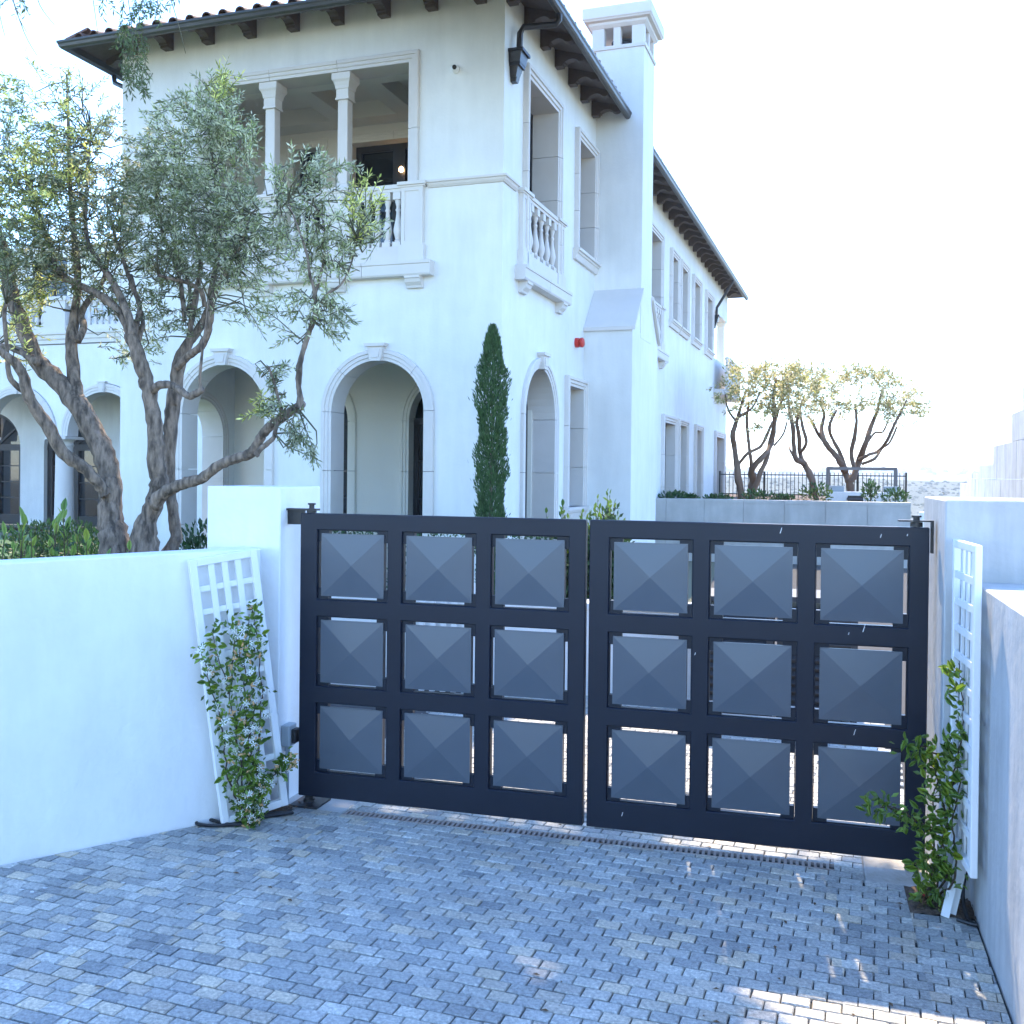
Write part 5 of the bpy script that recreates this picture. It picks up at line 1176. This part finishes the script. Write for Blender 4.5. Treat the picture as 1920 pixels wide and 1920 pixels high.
mb = MB(); mb.hexa([Vector(q) for q in ((.0, -.2, a.z - .10), (.12, -.2, a.z - .12), (.12, -.07, a.z - .12), (0, -.07, a.z - .10), (0, -.2, a.z - .055), (.12, -.2, a.z - .09), (.12, -.07, a.z - .09), (0, -.07, a.z - .055))]); mb.build('bracket_cover', M['lens'], T, bevel=.004)
# ------------------------------------------------------------------ terrace behind the planter wall: wall panels, fence, grill island, trees
PWF = Fr(hw((0, 11.05, 0)), (cos(YH), -sin(YH), 0), (-sin(YH), -cos(YH), 0))
pw = tag(empty('terrace_wall', None, PWF.P(0, 0)), 'long pale concrete panel wall with joints right of the house, shrubs on top', 'wall')
def keepw(o, p): o.location = Vector(o.location) - Vector(p.location); o.parent = p; return o
mb = MB(); mb.bx(PWF, -.02, 5.74, -.2, 1.41, -.6, -.05); keepw(mb.build('wall_core', M['conc']), pw)
xs_ = [-.02, .28, 1.19, 2.105, 3.03, 3.94, 4.85, 5.76]
for x0, x1 in zip(xs_, xs_[1:]):
    mb = MB(); mb.bx(PWF, x0 + .004, x1 - .004, -.2, 1.36, -.05, 0); keepw(mb.build('panel', M['conc']), pw)
    mb = MB(); mb.bx(PWF, x0 + .003, x1 - .003, 1.364, 1.445, -.62, .004); keepw(mb.build('coping', M['conc']), pw)
mb = MB(); mb.face([tuple(PWF.P(a_, 1.30, d_)) for a_, d_ in ((-.2, -.55), (5.7, -.55), (5.7, -16), (-.2, -16))]); tag(mb.build('terrace', M['soil']), kind='structure')
FN = Fr((at(1357, 900, 33).x, 33.6, 0), (cos(YH), -sin(YH), 0), (-sin(YH), -cos(YH), 0))
fe = tag(empty('iron_fence', None, FN.P(0, 0)), 'black iron picket fence on the terrace in front of the hills', 'fence')
zf = at(1450, 885, 33).z; L = 5.75
for z in (zf - .11, 1.40): mb = MB(); mb.bx(FN, 0, L, z, z + .035, -.015, .015); keepw(mb.build('rail', M['black']), fe)
for k in range(5): mb = MB(); mb.bx(FN, L * k / 4 - .03, L * k / 4 + .03, 1.2, zf + .02, -.03, .03); keepw(mb.build('post', M['black']), fe)
p0 = None
for k in range(47):
    x = .06 + (L - .12) * k / 46
    if p0 is None: mb = MB(); mb.box(-.009, .009, -.009, .009, 1.25, zf); p0 = mb.build('picket', M['black']); p0.location = FN.P(x, 0); keepw(p0, fe)
    else: o = inst(p0, fe, FN.P(x, 0) - Vector(fe.location))
# outdoor kitchen
gi = empty('grill_island', None, (at(1620, 935, 28).x, 28, 1.2), -YH); tag(gi, 'white outdoor grill island behind the concrete panel wall', 'outdoor kitchen')
k_ = 28 / FPX
mb = MB(); mb.box(-1.0, 1.0, -.4, .4, 0, .40); mb.build('counter_base', M['wallpaint'], gi, bevel=.01)
mb = MB(); mb.box(-.42, -.02, -.43, -.41, .05, .30); mb.hexa([Vector(q) for q in ((-.45, -.50, .18), (-.02, -.50, .18), (-.02, -.41, .22), (-.45, -.41, .22), (-.43, -.50, .20), (-.02, -.50, .20), (-.02, -.41, .26), (-.43, -.41, .26))]); mb.build('grill_lid', M['black'], gi)
for x in (-.72, .70): mb = MB(); mb.box(x - .2, x + .2, -.2, .2, .401, .56); mb.build('side_box', M['box'], gi, bevel=.01)
pg = empty('steel_frame', None, (at(1620, 875, 29).x, 29.2, 1.2), -YH); tag(pg, 'dark steel pergola frame standing over the grill island', 'frame')
zt = at(1620, 876, 29).z - 1.2
for x in (-.92, .92):
    for y in (-.55, .55): mb = MB(); mb.box(x - .035, x + .035, y - .035, y + .035, 0, zt - .08); mb.build('post', M['steel'], pg)
for y in (-.55, .55): mb = MB(); mb.box(-.955, .955, y - .036, y + .036, zt - .08, zt); mb.build('beam', M['steel'], pg)
for x in (-.92, .92): mb = MB(); mb.box(x - .034, x + .034, -.514, .514, zt - .079, zt - .001); mb.build('beam', M['steel'], pg)
# far olives
def far_olive(label, Y, branches, blobs, seed):
    b0 = at(branches[0][0][0], branches[0][0][1], Y); T = tag(empty('olive_tree', None, (b0.x, Y, 1.25)), label, 'tree', 'olive trees')
    k = Y / FPX
    mbt, nodes = tree_skeleton([[(x, y, Y + (random.uniform(-.4, .4) if i else 0), r * k) for i, (x, y, r) in enumerate(br)] for br in branches], None, None, 7)
    nodes = [(p, r) for p, r in nodes] or [(b0, .1)]
    o = mbt.build('trunk', M['farbark'], None, smooth='all'); keep(o, T)
    tw = MB(); lv = olive_sprays([(x, y, rx, ry, Y, 1.0, int(n * 1.5), t) for x, y, rx, ry, n, t in blobs], nodes, .125, .04, 16, .45, tw, seed, .2)
    tag(keep(tw.build('twig', M['farbark'], None), T), kind='stuff'); keep(leaf_cloud('crown', M['olive'], lv, None), T)
Lg = (1.35, 1.15, 1.0, 1.1)
far_olive('three stemmed olive tree on the terrace right beside the house corner', 27, [
    [(1390, 945, 7), (1388, 920, 7), (1382, 880, 6), (1377, 840, 5), (1374, 815, 5), (1381, 790, 4), (1390, 760, 3), (1400, 730, 2)], [(1381, 790, 3), (1366, 770, 2), (1360, 740, 1.5)], [(1386, 780, 3), (1410, 765, 2), (1425, 735, 1.5)],
    [(1405, 945, 6), (1412, 905, 7), (1410, 880, 6), (1432, 855, 5), (1447, 830, 4), (1452, 790, 4), (1450, 750, 3), (1455, 710, 2)], [(1408, 940, 5), (1424, 890, 5), (1438, 860, 4), (1444, 830, 4), (1456, 780, 3), (1470, 740, 2), (1485, 700, 1.5)],
    [(1384, 872, 3), (1402, 850, 3), (1425, 838, 3), (1438, 815, 3), (1448, 790, 2)], [(1410, 880, 4), (1405, 840, 3), (1400, 790, 3), (1404, 760, 2)], [(1452, 835, 2), (1468, 815, 2), (1476, 790, 1.5)]],
    [(1370, 740, 30, 40, 16, Lg), (1400, 715, 40, 30, 26, Lg), (1440, 725, 45, 45, 44, Lg), (1470, 740, 40, 45, 40, Lg), (1455, 700, 40, 20, 16, Lg), (1490, 720, 30, 40, 24, Lg), (1420, 780, 40, 30, 12, Lg), (1380, 690, 20, 12, 4, Lg), (1490, 690, 12, 15, 5, Lg)], 61)
far_olive('leaning olive tree in the middle of the terrace fence', 29, [
    [(1532, 945, 5), (1522, 900, 6), (1508, 870, 6), (1492, 860, 5), (1488, 830, 4), (1486, 800, 4), (1480, 770, 3), (1478, 740, 2)], [(1508, 870, 5), (1500, 850, 4), (1498, 815, 4), (1494, 790, 3), (1505, 750, 2)], [(1500, 850, 3), (1512, 830, 3), (1505, 800, 3), (1500, 770, 2)], [(1490, 858, 3), (1482, 845, 2), (1480, 838, 1.5)]],
    [(1500, 740, 40, 40, 28, Lg), (1530, 730, 35, 35, 26, Lg), (1490, 700, 40, 20, 14, Lg), (1510, 780, 30, 25, 10, Lg), (1535, 700, 30, 20, 10, Lg)], 62)
far_olive('wide spreading olive tree behind the steel pergola frame', 31, [
    [(1597, 930, 6), (1594, 905, 7), (1602, 890, 6), (1612, 860, 6), (1625, 825, 5), (1635, 795, 4), (1645, 770, 3), (1652, 740, 2)], [(1592, 905, 6), (1584, 885, 6), (1575, 865, 6), (1562, 848, 5), (1548, 832, 5), (1540, 805, 4), (1545, 780, 3), (1540, 750, 2)], [(1548, 832, 3), (1535, 815, 3), (1525, 795, 3), (1515, 780, 2)],
    [(1586, 885, 5), (1575, 850, 4), (1562, 825, 3), (1555, 800, 3), (1568, 770, 2)], [(1602, 880, 4), (1596, 850, 4), (1602, 820, 4), (1606, 790, 3), (1603, 760, 2)], [(1612, 862, 4), (1630, 852, 3), (1648, 845, 3), (1664, 825, 3), (1675, 800, 3), (1688, 775, 2), (1700, 750, 1.5)], [(1616, 870, 3), (1640, 860, 3), (1655, 840, 2), (1668, 830, 2), (1682, 800, 2)], [(1622, 835, 3), (1640, 812, 2), (1655, 810, 2), (1665, 790, 1.5)]],
    [(1560, 740, 40, 40, 30, Lg), (1600, 735, 40, 45, 34, Lg), (1650, 730, 45, 40, 46, Lg), (1690, 745, 40, 35, 40, Lg), (1715, 755, 25, 25, 16, Lg), (1630, 705, 60, 20, 24, Lg), (1580, 770, 40, 20, 10, Lg), (1670, 780, 30, 20, 10, Lg), (1590, 700, 50, 18, 12, Lg), (1730, 770, 25, 25, 7, Lg)], 63)
# terrace plants
TP = [(1262, 925, 24.8, .35, 'rounded leafy plant on the concrete panel wall, under the first low window of the house'), (1290, 930, 24.8, .25, 'low plant on the concrete panel wall between two low house windows'), (1345, 930, 25, .35, 'low leafy plant on the concrete panel wall at the house corner'), (1420, 922, 25.2, .4, 'green plant at the foot of the three stemmed olive'), (1530, 910, 25.5, .38, 'bright yellow green shrub on the panel wall left of the grill island'), (1632, 905, 24.4, .18, 'slender upright sapling with pale leaves in front of the grill island'), (1678, 920, 24.2, .3, 'sparse sapling at the right end of the panel wall'), (1470, 930, 25.6, .3, 'low plant along the iron fence')]
for i, (px, py, Y, w_, lab) in enumerate(TP):
    p = at(px, py, Y); z0 = 1.28; T = tag(empty('terrace_plant', None, (p.x, Y, z0)), lab, 'plant', 'plants on the terrace wall'); H = max(.2, p.z - z0); rnd = random.Random(120 + i); lv = []
    for _ in range(260):
        v = rv() * rnd.random() ** .4; q = Vector((v.x * w_, v.y * w_, H * .6 + v.z * H * .5)); d = (v + Vector((0, 0, .6)) + rv() * .6).normalized(); t = rnd.uniform(.6, 1.6); yy = 2.2 if i == 4 and v.z < .3 else 1
        lv.append((q, d, d.cross(rv()).normalized(), .10, .045, (t * yy, t * (1 + .4 * (yy - 1)), t)))
    leaf_cloud('foliage', M['hedge'], lv, T); mb = MB(); mb.tube([(0, 0, -.05), (.02, 0, H * .8)], [.02, .006], 6); mb.build('stem', M['stem'], T)
p = hw((.42, 22.6, 4.9)); T = tag(empty('balcony_plant', None, p), 'leafy plant trailing over the far balcony of the house', 'plant'); lv = []; rnd = random.Random(9)
for _ in range(420):
    v = rv() * rnd.random() ** .4; q = Vector((v.x * .35, v.y * .7, .3 + v.z * .6)); d = (v + rv()).normalized(); t = rnd.uniform(.6, 1.5); lv.append((q, d, d.cross(rv()).normalized(), .11, .04, (t, t, t)))
leaf_cloud('foliage', M['olive'], lv, T); mb = MB(); mb.tube([(0, 0, 0), (0, 0, .4)], [.02, .01], 6); mb.build('stem', M['stem'], T)
# high panel wall on the right
RF = Fr(hw((8.5, 0, 0)), (sin(YH), cos(YH), 0), (-cos(YH), sin(YH), 0))
rw_ = tag(empty('retaining_wall', None, RF.P(0, 0)), 'tall sunlit stepped retaining wall of pale panels at the right edge', 'wall')
v = 12.0; k = 0
while v < 32:
    t = (v - 14) / 18; tops = 5.2 if v < 13 else (4.4 if v < 15 else 3.75 if v < 17 else 3.1 if v < 20.5 else 2.45 if v < 25 else 2.2 if v < 29 else 1.82)
    zz = [-.2, 1.0, 2.0, 3.0, 4.0, 5.0, 6.0]
    for z0, z1 in zip(zz, zz[1:]):
        if z0 >= tops - .1: break
        z1 = min(z1, tops); mb = MB(); mb.bx(RF, v + .006, v + .994, z0 + .005, z1 - .005, -.3, .0 + random.uniform(-.006, .006)); keepw(mb.build('panel', M['pale']), rw_)
    v += 1.0
mb = MB(); mb.bx(RF, 12, 32, -.2, 1.7, -.45, -.31); keepw(mb.build('wall_core', M['conc']), rw_)
# ------------------------------------------------------------------ litter on the pavers
rnd = random.Random(77); mb = MB()
for _ in range(60):
    x = rnd.uniform(-1.9, 1.9); y = rnd.uniform(3.5, 5.9)
    if not inside(x, y): continue
    a = rnd.uniform(0, 6.28); l = rnd.uniform(.006, .02); wv = l * .4
    mb.face([(x + l * cos(a), y + l * sin(a), .004), (x - wv * sin(a), y + wv * cos(a), .005), (x - l * cos(a), y - l * sin(a), .004), (x + wv * sin(a), y - wv * cos(a), .008)])
for cx, cy_, n, s_ in ((2.05, 4.72, 90, .14), (-1.42, 5.97, 70, .15)):
    for _ in range(n):
        x, y = cx + rnd.gauss(0, s_ * .6), cy_ + rnd.gauss(0, s_ * .35); a = rnd.uniform(0, 6.28); l = rnd.uniform(.006, .022); z = .014
        mb.face([(x + l * cos(a), y + l * sin(a), z), (x - .4 * l * sin(a), y + .4 * l * cos(a), z + .004), (x - l * cos(a), y - l * sin(a), z + rnd.uniform(0, .008)), (x + .4 * l * sin(a), y - .4 * l * cos(a), z + .006)])
tag(mb.build('leaf_litter', M['debris']), 'dry brown leaf litter scattered on the pavers and soil', 'litter', kind='stuff')
mb = MB()
for px, py, s_ in ((448, 1596, .022), (60, 1672, .02), (40, 1668, .014), (84, 1665, .014), (120, 1742, .018), (130, 1738, .012), (360, 1634, .014), (770, 1604, .02), (300, 1630, .01), (690, 1580, .012), (650, 1545, .014), (1040, 1620, .012), (1120, 1622, .010), (312, 1602, .009), (230, 1655, .012), (650, 1540, .008)):
    d = at(px, py, 1) - EYE; p = EYE + d * (-(EYE.z - .0035) / d.z); n = 7; rr = [s_ * rnd.uniform(.35, 1) for _ in range(n)]
    mb.face([(p.x + rr[k] * cos(2 * pi * k / n) * 1.2, p.y + rr[k] * sin(2 * pi * k / n) * .8, .0035) for k in range(n)])
tag(mb.build('paint_splash', M['spot']), 'white paint flecks dried on the grey pavers', 'stain', kind='stuff')
mb = MB()
for _ in range(9):
    x, y = 1.99 + rnd.gauss(0, .03), 4.80 + rnd.gauss(0, .015); a = rnd.uniform(0, 6); l = rnd.uniform(.015, .03)
    mb.face([(x + l * cos(a), y + l * sin(a), .015), (x - .5 * l * sin(a), y + .5 * l * cos(a), .02), (x - l * cos(a), y - l * sin(a), .03), (x + .5 * l * sin(a), y - .5 * l * cos(a), .02)])
tag(mb.build('fallen_flower', M['redleaf']), 'crumpled red flower lying on the soil by the right trellis', 'flower')
# ------------------------------------------------------------------ air
mb = MB(); mb.box(-2600, 3200, -80, 1900, -43, 60)
hm = bpy.data.materials.new('haze'); hm.use_nodes = True; hn = hm.node_tree; hn.nodes.remove(hn.nodes['Principled BSDF'])
pv = hn.nodes.new('ShaderNodeVolumePrincipled'); pv.inputs['Color'].default_value = (.80, .89, 1, 1); pv.inputs['Density'].default_value = .0005; pv.inputs['Anisotropy'].default_value = .3
hn.links.new(pv.outputs[0], hn.nodes['Material Output'].inputs['Volume'])
tag(mb.build('haze', hm), kind='stuff')
